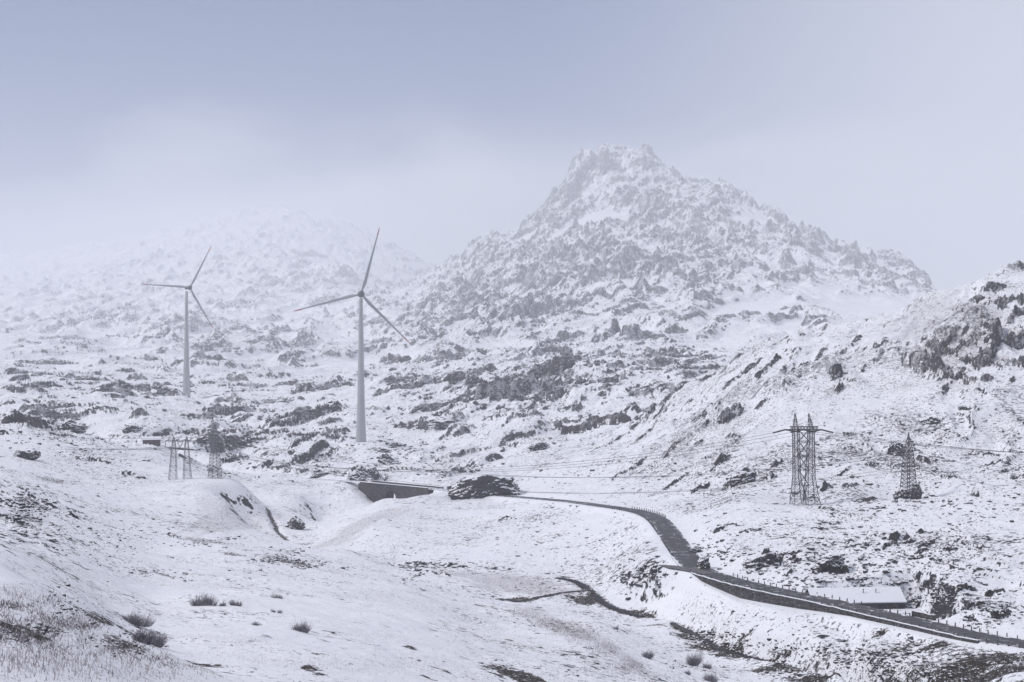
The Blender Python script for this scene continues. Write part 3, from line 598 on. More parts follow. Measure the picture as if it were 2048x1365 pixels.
P_.inputs['Specular IOR Level'].default_value = .25
b1 = t.n.new('ShaderNodeBump'); b1.inputs['Strength'].default_value = .55; b1.inputs['Distance'].default_value = .6
t.l.new(t.math('ADD', t.math('MULTIPLY', n_mid, .7), t.math('MULTIPLY', n_bed, .8)), b1.inputs['Height'])
t.l.new(b1.outputs[0], P_.inputs['Normal'])
gm.materials.append(gmat)

# ------------------------------------------------------------------ road, bridge, walls, posts
def U(p): return Vector((p[0]*S, p[1]*S, p[2]*S))
asph = bpy.data.materials.new('wet_asphalt'); asph.use_nodes = True
t = NT(asph); P_ = t.n['Principled BSDF']; ob = t.n.new('ShaderNodeTexCoord').outputs['Object']
n1 = t.noise(ob, .9, 6, .65); n2 = t.noise(ob, 6.0, 3, .6)
a_ = t.mix(t.rng(n2, .40, .60), (.032, .032, .035), (.066, .065, .069))
a_ = t.mix(t.rng(t.noise(ob, .10, 5, .6), .44, .58), a_, (.046, .046, .050))
ed = t.attr('cover'); n3 = t.noise(ob, .28, 5, .7)
sn = t.rng(t.math('ADD', ed, t.math('ADD', t.math('MULTIPLY', t.math('SUBTRACT', n1, .5), 3.4), t.math('MULTIPLY', t.math('SUBTRACT', n3, .5), 2.6))), .50, .82)
slush = t.math('MULTIPLY', t.rng(t.math('ADD', t.math('MULTIPLY', n1, .5), t.math('MULTIPLY', n3, .5)), .515, .57), t.attr('track'))
a_ = t.mix(t.math('MULTIPLY', slush, .75), a_, (.30, .305, .33))
t.l.new(t.mix(sn, a_, SNOW), P_.inputs['Base Color']); P_.inputs['Roughness'].default_value = .6
P_.inputs['Specular IOR Level'].default_value = .3
rt = np.gradient(road, axis=0); rt[:, 2] = 0; rt /= np.linalg.norm(rt, axis=1)[:, None]
rn = np.stack([-rt[:, 1], rt[:, 0], 0*rt[:, 0]], 1)       # left of travel = valley side
rpx = road[:, 0]/road[:, 1]*F+CX
lat = np.array([-1, -.93, -.8, -.45, 0, .45, .8, .93, 1])*RHW
far_cover = np.interp(road[:, 1], [330, 380, 420, 455, 480], [0, .12, .35, .62, .8])
rv = (road[:, None, :]+rn[:, None, :]*lat[None, :, None]).reshape(-1, 3)*S
rv[:, 2] += np.tile(-np.abs(lat/RHW)**2*.05, len(road))*S
n_, k_ = len(road), len(lat)
ii = np.arange(n_*k_).reshape(n_, k_)
rm = fast_mesh('road', rv, np.stack([ii[:-1, 1:], ii[:-1, :-1], ii[1:, :-1], ii[1:, 1:]], -1).reshape(-1, 4), 4)
tk = np.tile(np.array([.6, 1, .8, 0, .9, 0, .8, 1, .6]), len(road))
at = rm.attributes.new('track', 'FLOAT', 'POINT'); at.data.foreach_set('value', tk.astype(np.float32))
cv = (np.abs(lat)/RHW)[None, :]**5*.66+far_cover[:, None]
at = rm.attributes.new('cover', 'FLOAT', 'POINT'); at.data.foreach_set('value', cv.astype(np.float32).ravel())
rm.update(); rm.validate(); rm.materials.append(asph)
tag(col.objects.link(bpy.data.objects.new('road', rm)) or bpy.data.objects['road'], kind='structure')
# lay-by on the outside of the bend
lb = MB(); Lb = LAYBY
pts = []
for i, p in enumerate(Lb):
    d = Lb[min(i+1, len(Lb)-1)]-Lb[max(i-1, 0)]; d[2] = 0; d /= np.linalg.norm(d); nn = np.array([-d[1], d[0], 0])
    w_ = 1.5*min(1, .15+i/6.0)
    pts.append((U(p+nn*w_+(0, 0, .03)), U(p-nn*w_+(0, 0, .03))))
lb.add([q for ab in pts for q in ab], [(2*i, 2*i+1, 2*i+3, 2*i+2) for i in range(len(pts)-1)])
lm = mat('wet_gravel', (.045, .043, .042), .6, 0, (1.5, (.16, .15, .15), .12))
tag(lb.build('road_layby', lm), kind='structure')

stone = bpy.data.materials.new('dark_masonry'); stone.use_nodes = True
t = NT(stone); P_ = t.n['Principled BSDF']; ob = t.n.new('ShaderNodeTexCoord').outputs['Object']
vor = t.n.new('ShaderNodeTexVoronoi'); vor.inputs['Scale'].default_value = 1.1; t.l.new(t.mapping(ob, (1, 1, 1.7)), vor.inputs['Vector'])
hs = t.n.new('ShaderNodeSeparateColor'); t.l.new(vor.outputs['Color'], hs.inputs[0])
m1 = t.mix(hs.outputs[0], (.022, .021, .023), (.066, .062, .062))
m1 = t.mix(t.rng(vor.outputs['Distance'], .5, .75), m1, (.014, .013, .014))
fl = t.rng(t.noise(ob, 2.6, 5, .75), .60, .68, 0, .7)                    # snow caught in the joints
t.l.new(t.mix(fl, m1, SNOW), P_.inputs['Base Color']); P_.inputs['Roughness'].default_value = .85
b_ = t.n.new('ShaderNodeBump'); b_.inputs['Strength'].default_value = .6; b_.inputs['Distance'].default_value = .15
t.l.new(vor.outputs['Distance'], b_.inputs['Height']); t.l.new(b_.outputs[0], P_.inputs['Normal'])
snowm = mat('fresh_snow', SNOW, .8, 0, (1.2, (.78, .80, .85), .2), (3.0, .3, .1))

def wall_run(name, P, depth, thick, label, cat, cap=.18, seed=1, fade=True):
    """stone wall along u points P (top edge); depth(f) metres-in-u below the top; > wall and snow cap"""
    root = empty(name, U(P[len(P)//2])); o = np.array(U(P[len(P)//2]))
    tag(root, label, cat)
    mb, cp = MB(), MB(); P = np.array(P); T = np.gradient(P, axis=0); T[:, 2] = 0; T /= np.linalg.norm(T, axis=1)[:, None]
    Nn = np.stack([-T[:, 1], T[:, 0], 0*T[:, 0]], 1)
    flip = np.sign((Nn*(-P)).sum(1)).mean() < 0                          # face towards the viewer's side
    if flip: Nn = -Nn
    rr = np.random.default_rng(seed); vs, cs = [], []
    for i, p in enumerate(P):
        f = i/(len(P)-1); d = depth(f); z = .05*rr.normal()*.6
        a, b = p+Nn[i]*thick/2+(0, 0, z), p-Nn[i]*thick/2+(0, 0, z)
        vs += [a*S-o, b*S-o, (b-(0, 0, d))*S-o, (a+Nn[i]*d*.08-(0, 0, d))*S-o]
        c0 = p+(0, 0, z+.012)
        cs += [(c0+Nn[i]*(thick/2+.03))*S-o, (c0+Nn[i]*thick*.2+(0, 0, cap))*S-o, (c0-Nn[i]*thick*.25+(0, 0, cap))*S-o, (c0-Nn[i]*(thick/2+.03))*S-o]
    n = len(P)
    q = [(4*i+k, 4*i+(k+1) % 4, 4*i+4+(k+1) % 4, 4*i+4+k) for i in range(n-1) for k in range(4)]+[(0, 1, 2, 3), (4*n-4, 4*n-3, 4*n-2, 4*n-1)]
    mb.add(vs, q); cp.add(cs, q)
    mb.build('wall', stone, root); cp.build('snow_cap', snowm, root, True)
    return root
def road_run(px0, px1, off, up):
    m_ = (rpx >= min(px0, px1)) & (rpx <= max(px0, px1))
    return [p+n*off+np.array((0, 0, up)) for p, n in zip(road[m_], rn[m_])]
_wp, _wh = [1365, 1385, 1420, 1480, 1600, 1700, 1850, 1950, 2040], [.2, .6, 1.0, 1.7, 1.5, 1.0, .8, .6, .3]
WR = road_run(1372, 1985, RHW+.2, -.03)
wpx = [p[0]/p[1]*F+CX for p in WR]
wall_run('retaining_wall', WR, lambda f: float(np.interp(wpx[int(f*(len(WR)-1))], _wp, _wh))+.5, .34,
         'long dark stone retaining wall below the valley edge of the asphalt road', 'retaining wall', .10, 2)
LW = road_run(1792, 1842, -(RHW+.75), .62)
wall_run('stone_wall', LW, lambda f: 1.3, .35, 'short low dark stone wall by the road at the end of the snow roofed building', 'wall', .06, 3)
WL = road_run(338, 424, RHW+.3, .1)
wall_run('retaining_wall', WL, lambda f: 1.6, .5, 'thin dark retaining wall of the far road seen behind the portal pylon', 'retaining wall', .15, 4)
def px_run(L, n=40):
    c_ = catmull(to_u(L), .7); return list(c_)
wall_run('stone_wall', px_run([(322,893.5,528),(350,895.5,527),(388,898.5,525)]), lambda f: .6, .4, 'dark low stone wall beside the small hut, behind the portal pylon top', 'wall', .12, 6)

watm = bpy.data.materials.new('dark_water'); watm.use_nodes = True
t = NT(watm); P_ = t.n['Principled BSDF']; ob = t.n.new('ShaderNodeTexCoord').outputs['Object']
nw = t.noise(ob, .8, 6, .7)
t.l.new(t.mix(t.rng(nw, .54, .62), (.010, .010, .012), (.05, .05, .055)), P_.inputs['Base Color']); P_.inputs['Roughness'].default_value = .5; P_.inputs['Specular IOR Level'].default_value = .12
bw = t.n.new('ShaderNodeBump'); bw.inputs['Strength'].default_value = .8; bw.inputs['Distance'].default_value = .2; t.l.new(nw, bw.inputs['Height']); t.l.new(bw.outputs[0], P_.inputs['Normal'])
for nm_, pth, hw_ in (('stream', stream, .55), ('side_stream', ARM, .28)):
    tt = np.gradient(pth, axis=0); tt[:, 2] = 0; tt /= np.linalg.norm(tt, axis=1)[:, None]; n_ = np.stack([-tt[:, 1], tt[:, 0], 0*tt[:, 0]], 1)
    wob = (hw_*(1+.7*fbm(np.arange(len(pth))*.31, np.zeros(len(pth)), 3, 55)))[:, None]
    vs_ = np.stack([pth+n_*wob-(0, 0, .38), pth-n_*wob-(0, 0, .38)], 1).reshape(-1, 3)*S
    mb = MB(); mb.add([tuple(v) for v in vs_], [(2*i+1, 2*i, 2*i+2, 2*i+3) for i in range(len(pth)-1) if nm_ != 'stream' or not 1280 < pth[i][0]/pth[i][1]*F+CX < 1340])
    tag(mb.build(nm_, watm), kind='structure')

# ---- bridge
br = empty('stone_bridge'); BM_ = (rpx > 726) & (rpx < 872); BP, BN = road[BM_], rn[BM_]
bo = np.array(U(BP[len(BP)//2])); br.location = bo
tag(br, 'dark stone road bridge with one small arch over the snowy gully', 'bridge')
fine = np.linspace(0, len(BP)-1, 150); BPf = np.stack([np.interp(fine, np.arange(len(BP)), BP[:, k]) for k in range(3)], 1)
BNf = np.stack([np.interp(fine, np.arange(len(BP)), BN[:, k]) for k in range(3)], 1)
sgn = 1 if (BNf[75]*(-BPf[75])).sum() > 0 else -1
bpx = BPf[:, 0]/BPf[:, 1]*F+CX
body, par = MB(), {1: MB(), -1: MB()}
vs = []
for p, n, q in zip(BPf, BNf, bpx):
    zb = p[2]-8.0
    a = (q-790.0)/11.5
    if abs(a) < 1: zb = p[2]-4.6+3.1*math.sqrt(1-a*a)
    hw = RHW+.5
    for sd, zz in ((1, p[2]-.16), (-1, p[2]-.16), (-1, zb), (1, zb)):
        vs.append(np.array((p[0]+n[0]*hw*sd*sgn, p[1]+n[1]*hw*sd*sgn, zz))*S-bo)
n = len(BPf)
body.add(vs, [(4*i+k, 4*i+(k+1) % 4, 4*i+4+(k+1) % 4, 4*i+4+k) for i in range(n-1) for k in range(4)]+[(0, 1, 2, 3), (4*n-4, 4*n-3, 4*n-2, 4*n-1)])
body.build('wall', stone, br)
for sd in (1, -1):
    mb, cp = MB(), MB(); vs, cs = [], []
    for p, n_v in zip(BPf[::5], BNf[::5]):
        for w0, z0 in ((RHW+.52, -.15), (RHW+.52, .42), (RHW+.14, .42), (RHW+.14, -.15)):
            vs.append(np.array((p[0]+n_v[0]*w0*sd, p[1]+n_v[1]*w0*sd, p[2]+z0))*S-bo)
        for w0, z0 in ((RHW+.56, .425), (RHW+.44, .60), (RHW+.22, .60), (RHW+.10, .425)):
            cs.append(np.array((p[0]+n_v[0]*w0*sd, p[1]+n_v[1]*w0*sd, p[2]+z0))*S-bo)
    n = len(BPf[::5])
    q = [(4*i+k, 4*i+(k+1) % 4, 4*i+4+(k+1) % 4, 4*i+4+k) for i in range(n-1) for k in range(4)]+[(0, 1, 2, 3), (4*n-4, 4*n-3, 4*n-2, 4*n-1)]
    mb.add(vs, q); cp.add(cs, q)
    pp = mb.build('parapet', stone, br); cp.build('snow_cap', snowm, pp, True)

# ---- roadside guard posts
pm = mat('dark_stone_post', (.03, .03, .032), .8, 0, (3, (.07, .068, .07), .2))
pb = MB(); h_ = .40*S
pb.v = []; w0, w1 = .075*S, .055*S
pb.add([(-w0, -w0, -.25), (w0, -w0, -.25), (w0, w0, -.25), (-w0, w0, -.25), (-w1, -w1, h_), (w1, -w1, h_), (w1, w1, h_), (-w1, w1, h_), (0, 0, h_+.05)],
       [(3, 2, 1, 0), (0, 1, 5, 4), (1, 2, 6, 5), (2, 3, 7, 6), (3, 0, 4, 7), (4, 5, 8), (5, 6, 8), (6, 7, 8), (7, 4, 8)])
seg = np.linalg.norm(np.diff(road[:, :2], axis=0), axis=1); arc = np.concatenate([[0], np.cumsum(seg)])
proto = None; pr_ = random.Random(5)
def put_post(p, label, group):
    global proto
    if proto is None: proto = pb.build('guard_post', pm); o = proto
    else: o = proto.copy(); col.objects.link(o)
    o.location = U(p); o.rotation_euler = (pr_.uniform(-.05, .05), pr_.uniform(-.05, .05), pr_.uniform(0, 1.5))
    o.scale = (1, 1, pr_.uniform(.85, 1.15)); tag(o, label, 'post', group)
for s_ in np.arange(0, arc[-1], 1.55):
    p = np.array([np.interp(s_, arc, road[:, k]) for k in range(3)]); nn = np.array([np.interp(s_, arc, rn[:, k]) for k in range(3)])
    q = p[0]/p[1]*F+CX
    if q > 2075 or p[1] > 345: continue
    if q > 1395 and not 1330 < q < 1372:
        put_post(p+nn*(RHW+.16), 'small dark post on the valley edge of the road, above the retaining wall', 'guard posts along the valley edge of the road')
        if q > 1432 and not 1786 < q < 1850:
            put_post(p-nn*(RHW+.16), 'small dark post on the hillside edge of the road, near the snow roofed building', 'guard posts along the hillside edge of the road')
    elif p[1] > 266 and not 286 < p[1] < 290:
        put_post(p+nn*(RHW+.12), 'tiny dark post on the snowy left edge of the straight climbing road', 'guard posts along the straight road')
        if p[1] > 318: put_post(p-nn*(RHW+.12), 'tiny dark post on the outer curve where the road turns away', 'guard posts on the far bend')
for q in (1795, 1806, 1817, 1828):
    k = int(np.argmin(np.abs(rpx-q))); put_post(road[k]-rn[k]*(RHW+.16), 'small dark post between the road and the short low stone wall', 'guard posts before the low wall')

# ---- snow roofed building
bl = empty('stone_building', (54.3*S, 226.0*S, -42.35*S), R(5)); tag(bl, 'long low stone building with a wide snow covered roof beside the road', 'building')
L2, D2, hE = 7.3*S, 2.9*S, 1.36*S; hR = 3.02*S
wm = mat('rubble_wall', (.035, .034, .036), .9, 0, (1.4, (.10, .097, .095), .14), (4, .5, .1))
mb = MB()
mb.add([(-L2, -D2, -1), (L2, -D2, -1), (L2, D2, -1), (-L2, D2, -1), (-L2, -D2, hE), (L2, -D2, hE), (L2, D2, hE), (-L2, D2, hE), (-L2, 0, hR-.06), (L2, 0, hR-.06)],
       [(3, 2, 1, 0), (0, 1, 5, 4), (2, 3, 7, 6), (1, 2, 6, 9, 5), (3, 0, 4, 8, 7), (4, 5, 9, 8), (6, 7, 8, 9)])
mb.build('wall', wm, bl)
def roof_slab(mb, sgn, ov, e, th, z0, zr):
    y0 = sgn*(D2+e); ze = hE-(hR-hE)/D2*e
    v = [(-L2-ov, 0, zr), (L2+ov, 0, zr), (L2+ov, y0, ze+z0), (-L2-ov, y0, ze+z0)]
    mb.add(v+[(x, y, z+th) for x, y, z in v], [(0, 1, 2, 3), (7, 6, 5, 4), (0, 4, 5, 1), (1, 5, 6, 2), (2, 6, 7, 3), (3, 7, 4, 0)])
mb = MB(); roof_slab(mb, -1, .35, .45, .10, 0, hR); roof_slab(mb, 1, .35, .45, .10, 0, hR)
rf = mb.build('roof', mat('roof_sheet', (.05, .05, .055), .6, 0, (2, (.09, .09, .095), .2)), bl)
mb = MB(); roof_slab(mb, -1, .32, .40, .20, .105, hR+.105); roof_slab(mb, 1, .32, .40, .20, .105, hR+.105)
mb.build('roof_snow', snowm, rf)
dk = mat('dark_opening', (.012, .012, .013), .7, 0, (2, (.02, .02, .02), .2)); pipe = mat('sooty_metal', (.04, .04, .045), .5, .6, (3, (.08, .08, .08), .2))
for x in (.2, 3.6, 6.6):
    mb = MB(); mb.box((x*S, -D2-.06, .55*S), (.8*S, .14, .75*S)); mb.build('window', dk, bl)
mb = MB(); mb.box((5.0*S, -D2-.06, .55*S), (.7*S, .16, 1.3*S)); mb.build('door', mat('old_door', (.03, .022, .018), .8, 0, (2, (.05, .04, .03), .2)), bl)
for x in (1.15, 3.2):
    mb = MB(); zz = hR-(hR-hE)*.42
    mb.tube([(x*S, -D2*.42, zz-.2), (x*S, -D2*.42, zz+1.05)], .09, 8); mb.lathe([(.0, 0), (.20, .0), (.16, .1), (.02, .16)], 10, (x*S, -D2*.42, zz+1.06))
    mb.build('vent_pipe', pipe, bl)
# ---- small hut on the left
hut = empty('mountain_hut', (*[c_*S for c_ in ((303-CX)/F*520, 520)], zg((303-CX)/F*520, 520)*S+.9), R(16))
tag(hut, 'small dark hut with snow on its gable roof, left of the portal pylon', 'hut')
_s = L2, D2, hE, hR
L2, D2, hE, hR = 3.1*S, 1.5*S, 1.9*S, 2.75*S
wood = mat('weathered_boards', (.05, .042, .042), .85, 0, (1.5, (.10, .085, .08), .2))
mb = MB(); mb.add([(-L2, -D2, -3), (L2, -D2, -3), (L2, D2, -3), (-L2, D2, -3), (-L2, -D2, hE), (L2, -D2, hE), (L2, D2, hE), (-L2, D2, hE), (-L2, 0, hR-.06), (L2, 0, hR-.06)],
       [(3, 2, 1, 0), (0, 1, 5, 4), (2, 3, 7, 6), (1, 2, 6, 9, 5), (3, 0, 4, 8, 7), (4, 5, 9, 8), (6, 7, 8, 9)])
mb.build('wall', wood, hut)
mb = MB(); roof_slab(mb, -1, .5, .5, .15, 0, hR); roof_slab(mb, 1, .5, .5, .15, 0, hR); rf = mb.build('roof', wood, hut)
mb = MB(); roof_slab(mb, -1, .45, .42, .16, .155, hR+.155); roof_slab(mb, 1, .45, .42, .16, .155, hR+.155); mb.build('roof_snow', snowm, rf)
mb = MB(); mb.box((L2*.3, -D2-.06, 1.2), (1.1, .14, 1.0)); mb.build('window', dk, hut)
L2, D2, hE, hR = _s
# ---- small grey cabinet on the right slope
q = hit(1852, 1172); cb = empty('utility_cabinet', U(q)); tag(cb, 'small grey metal cabinet standing alone in snow above the building', 'cabinet')
gmt = mat('grey_metal', (.16, .16, .165), .6, .2, (4, (.22, .22, .22), .2)); k = q[1]/F*S
mb = MB(); mb.box((0, 0, 3*k), (7*k, 4*k, 5*k)); mb.build('case', gmt, cb)
mb = MB(); mb.box((0, 0, 5.75*k), (8*k, 5*k, .4*k)); mb.build('lid', gmt, cb)
mb = MB(); mb.box((-2.4*k, 0, -.3*k), (.8*k, 1.5*k, 1.5*k)); mb.box((2.4*k, 0, -.3*k), (.8*k, 1.5*k, 1.5*k)); mb.build('foot', gmt, cb)

# ------------------------------------------------------------------ wind turbines
conc = mat('pale_concrete', (.36, .375, .385), .7, 0, (.35, (.42, .43, .435), .22))
blm = mat('blade_paint', (.30, .315, .33), .5, 0, (.4, (.36, .37, .385), .2))
redm = mat('red_paint', (.42, .03, .03), .5, 0, (1, (.36, .03, .03), .2))
hubm = mat('iced_dark_housing', (.075, .075, .082), .6, 0, (.9, (.20, .20, .21), .16))
def blade_mesh(r0, r1, Lb, n=18, tip=False):
    mb = MB(); vs = []; rs = np.linspace(r0, r1, n)
    for r in rs:
        f = r/Lb
        ch = float(np.interp(f, [.03, .08, .17, .30, .55, .85, .97, 1], [3.6, 4.6, 7.4, 6.0, 4.2, 2.5, 1.7, .5]))*Lb/139
        th = ch*float(np.interp(f, [.03, .08, .17, .4, 1], [1, .75, .4, .25, .16]))
        tw = R(float(np.interp(f, [0, .2, 1], [28, 18, 2]))); off = ch*float(np.interp(f, [0, .17, 1], [0, .18, .1]))
        bend = (f**2)*1.6*Lb/139
        for k in range(12):
            a = 2*math.pi*k/12; x, y = math.cos(a)*ch/2+off, math.sin(a)*th/2
            vs.append((x*math.cos(tw)-y*math.sin(tw), x*math.sin(tw)+y*math.cos(tw)-bend, r))
    mb.add(vs, [(i*12+k, i*12+(k+1) % 12, (i+1)*12+(k+1) % 12, (i+1)*12+k) for i in range(n-1) for k in range(12)]+[tuple(range(12))[::-1], tuple((n-1)*12+k for k in range(12))])
    return mb
def turbine(px, py, Y, hubpx, hubpy, yaw, angs, Lb, prof, label):
    k = Y/F*S                                            # metres per survey pixel
    root = empty('wind_turbine', W(px, py, Y)); tag(root, label, 'wind turbine', 'wind turbines on the mountain pass')
    mb = MB(); mb.lathe([(w/2*k, (py-y)*k) for y, w in prof], 32); mb.build('tower', conc, root, True)
    H = (py-hubpy)*k; nac = empty('nacelle_pivot')
    bpy.data.objects.remove(nac)
    M = Matrix.Rotation(yaw, 4, 'Z')
    mb = MB(); s_ = Lb/139                              # egg-shaped housing along local y
    pr = [(.3, 7.0), (2.2, 6.2), (4.4, 3.2), (5.4, -.6), (5.2, -4.5), (3.8, -9), (1.6, -12), (.3, -12.8)]
    mb.lathe([(r*k*s_, y*k*s_) for r, y in pr], 20)
    o = mb.build('nacelle', hubm, root, True)
    o.matrix_local = Matrix.Translation((0, 0, H)) @ M @ Matrix.Rotation(R(90), 4, 'X')
    cx = (hubpx-px)*k
    hubc = Matrix.Translation((cx, 0, H)) @ M @ Matrix.Translation((0, -7.6*k*s_, 0))
    mb = MB(); mb.lathe([(6.4*k*s_, -2.0*k*s_), (6.9*k*s_, .8*k*s_), (5.8*k*s_, 3.2*k*s_), (3.4*k*s_, 5.6*k*s_), (.3*k*s_, 6.6*k*s_)], 22)
    h = mb.build('hub', hubm, root, True); h.matrix_local = hubc @ Matrix.Rotation(R(90), 4, 'X')
    for a in angs:
        Lk = Lb*k
        b = blade_mesh(.03*Lk, .87*Lk, Lk).build('blade', blm, root, True)
        b.matrix_local = hubc @ Matrix.Translation((0, -1.0*k*s_, 0)) @ Matrix.Rotation(R(90-a), 4, 'Y')
        blade_mesh(.87*Lk, Lk, Lk, 8).build('red_tip', redm, b, True)
        cf = MB(); cf.lathe([(2.6*k*s_, 2.5*k*s_), (2.6*k*s_, 6.8*k*s_)], 14); cf.build('blade_collar', hubm, b, True)
    return root
turbine(722, 884.5, 600, 722.5, 589, R(4), (74.6, 194.5, 314.8), 138.5,
        [(890, 21.6), (884, 21.2), (862, 19.2), (840, 17.3), (800, 14.8), (760, 13.0), (700, 10.9), (650, 9.0), (610, 7.2), (597, 6.6)],
        'nearer wind turbine with its blades against the mountain, tower base beside dark crags')
turbine(373, 797, 807, 379, 576, R(20), (63.5, 176.5, 299.5), 95,
        [(801, 15.8), (796, 15.6), (770, 13.8), (740, 11.8), (700, 9.6), (650, 7.6), (610, 6.0), (583, 5.0)],
        'farther and smaller wind turbine standing paler in the fog above the hut')

# ------------------------------------------------------------------ pylons
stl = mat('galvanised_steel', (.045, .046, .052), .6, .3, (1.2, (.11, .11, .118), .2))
stl_fog = mat('fog_paled_steel', (.11, .112, .12), .6, .3, (1.2, (.18, .18, .19), .2))  # same steel for the left pylons, fog paleness put into its colour
ins = mat('insulator', (.03, .028, .028), .4, 0, (2, (.06, .05, .05), .2))
def lattice(mb, secs, k, leg, br_, nb, rot=0.0, x0=0.0, ratio=1.0):
    """four-legged lattice mast; secs = (height px, centre x px, width px)"""
    hs = np.array([s_[0] for s_ in secs]); cs, ws = [s_[1] for s_ in secs], [s_[2] for s_ in secs]
    def corner(h, c):
        x = np.interp(h, hs, cs)+x0; w = np.interp(h, hs, ws)/2
        dx, dy = ((-1, -1), (1, -1), (1, 1), (-1, 1))[c]
        ax, ay = dx*w, dy*w*ratio
        return Vector(((x+ax*math.cos(rot)-ay*math.sin(rot))*k, (ax*math.sin(rot)+ay*math.cos(rot))*k, h*k))
    for i in range(len(hs)-1):
        for c in range(4): mb.bar(corner(hs[i], c), corner(hs[i+1], c), leg*k)
    lv = np.linspace(hs[0], hs[-1], nb+1)
    for i in range(nb):
        for c in range(4):
            d = (c+1) % 4
            mb.bar(corner(lv[i], c), corner(lv[i+1], d), br_*k); mb.bar(corner(lv[i], d), corner(lv[i+1], c), br_*k)
            mb.bar(corner(lv[i+1], c), corner(lv[i+1], d), br_*k)
def truss(mb, a, b, h, n, w, br_):
    a, b = Vector(a), Vector(b); up = Vector((0, 0, h))
    mb.bar(a, b, w); mb.bar(a+up, b+up, w)
    for i in range(n):
        p, q = a.lerp(b, i/n), a.lerp(b, (i+1)/n)
        mb.bar(p, q+up, br_); mb.bar(p+up, q, br_)
attach = {}
# double-mast pylon on the right hillside
q = hit(1609, 1008); k = 310/F*S; Yp = 310
def ground_at(px, Y): return zg((px-CX)/F*Y, Y)
dp = empty('double_mast_pylon', (( 1610-CX)/F*Yp*S, Yp*S, ground_at(1610, Yp)*S-.4)); tag(dp, 'tall dark twin lattice pylon with two pointed tops on the right hillside', 'pylon')
base = CY-(dp.location.z+.4)/S/Yp*F                       # its foot in survey px
hgt = lambda y: base-y
for apx, sec in ((-20, [(0, -13.5, 26), (60, -16.5, 12), (hgt(862), -18, 10.5), (hgt(856), -18.2, 10.5)]), (7.5, [(0, 13.5, 27), (60, 10.5, 14.5), (hgt(862), 12, 10), (hgt(856), 12, 10)])):
    mb = MB(); lattice(mb, sec, k, 1.35, .62, 11, R(12)); mb.build('mast', stl, dp)
    mb = MB(); x = sec[-1][1]
    lattice(mb, [(hgt(856), x, 10), (hgt(825), apx, .8)], k, .95, .5, 3, R(12)); mb.build('peak', stl, dp)
mb = MB(); zc = hgt(857)*k
truss(mb, (-30*k, -3*k, zc), (26*k, -3*k, zc), 6*k, 9, 1.5*k, .8*k); truss(mb, (-30*k, 3*k, zc), (26*k, 3*k, zc), 6*k, 9, 1.5*k, .8*k)
for x in np.linspace(-30, 26, 10): mb.bar((x*k, -3*k, zc), (x*k, 3*k, zc), .8*k)
mb.bar((-30*k, 0, zc), (-40*k, 0, zc+.5*k), 1.5*k); mb.bar((26*k, 0, zc), (36*k, 0, zc-.5*k), 1.5*k); mb.build('crossarm', stl, dp)
mb = MB()
for s_ in (-1, 1):                                       # long braces between the masts
    for a, b in ((12, 42), (42, 72), (72, 102), (102, 130), (130, 152)):
        xa = (-13*k, 8*k) if a > 40 else (-4*k, 4*k)
        mb.bar((xa[0], s_*4*k, a*k), (xa[1], s_*4*k, b*k), 1.15*k); mb.bar((xa[1], s_*4*k, a*k), (xa[0], s_*4*k, b*k), 1.15*k); mb.bar((-13*k, s_*4*k, b*k), (8*k, s_*4*k, b*k), 1.0*k)
mb.build('brace', stl, dp)
A3 = []
for x, x2, dz in ((-38, -64, -7), (-3, -28, -6), (34, 8, -6)):
    mb = MB(); mb.tube([(x*k, 0, zc), (x2*k, 2*k, zc+dz*k)], 1.7*k, 6); mb.build('insulator', ins, dp); A3.append(dp.location+Vector((x2*k, 2*k, zc+dz*k)))
B3 = []
for x, x2, dz in ((-38, -12, -5), (-3, 22, -5), (34, 56, -6)):
    mb = MB(); mb.tube([(x*k, 0, zc-.6*k), (x2*k, -2*k, zc+dz*k)], 1.7*k, 6); mb.build('insulator', ins, dp); B3.append(dp.location+Vector((x2*k, -2*k, zc+dz*k)))
# slender single pylons
def slender(px, Y, top, arms, wbase, wtop, label, rot, feet=False, th=1.0, ta=1.0):
    k = Y/F*S
    o = empty('lattice_pylon', ((px-CX)/F*Y*S, Y*S, ground_at(px, Y)*S-.3)); tag(o, label, 'pylon')
    b0 = CY-(o.location.z+.3)/S/Y*F; h = lambda y: b0-y
    mb = MB(); lattice(mb, [(0, 0, wbase), (h(arms[1][0]), 0, wtop*1.45), (h(arms[0][0]), 0, wtop)], k, 1.0*th, .5*th, 13, R(rot)); mb.build('mast', (stl_fog if feet else stl), o)
    mb = MB(); lattice(mb, [(h(arms[0][0]), 0, wtop), (h(top+ (4 if not feet else 8)), 0, .8 if not feet else wtop*.6), (h(top), 0, .5)], k, .8*th, .45*th, 4 if not feet else 5, R(rot)); mb.build('peak', (stl_fog if feet else stl), o)
    ends = []
    for y, xl, xr in arms:
        mb = MB(); z = h(y)*k
        for sy in (-1, 1):
            w = wtop*.45*k*sy
            for xe in (xl, xr):
                s_ = 1 if xe > 0 else -1
                mb.bar((s_*wtop*.4*k, w, z), (xe*k, 0, z+.4*k), .75*k*ta); mb.bar((s_*wtop*.4*k, w, z+7*k), (xe*k, 0, z+.8*k), .65*k*ta)
                mb.bar((s_*wtop*.4*k+(xe*k-s_*wtop*.4*k)*.5, w*.5, z+.2*k), (s_*wtop*.4*k+(xe*k-s_*wtop*.4*k)*.35, w*.65, z+4.6*k), .45*k*ta)
        mb.bar((-wtop*.6*k, 0, z), (wtop*.6*k, 0, z), .9*k*ta); mb.build('crossarm', (stl_fog if feet else stl), o)
        for xe in (xl, xr):
            mb = MB(); mb.tube([(xe*k, 0, z), (xe*k, 0, z-5*k)], .5*k*ta, 6); mb.build('insulator', ins, o); ends.append(o.location+Vector((xe*k, 0, z-5*k)))
    return o, ends
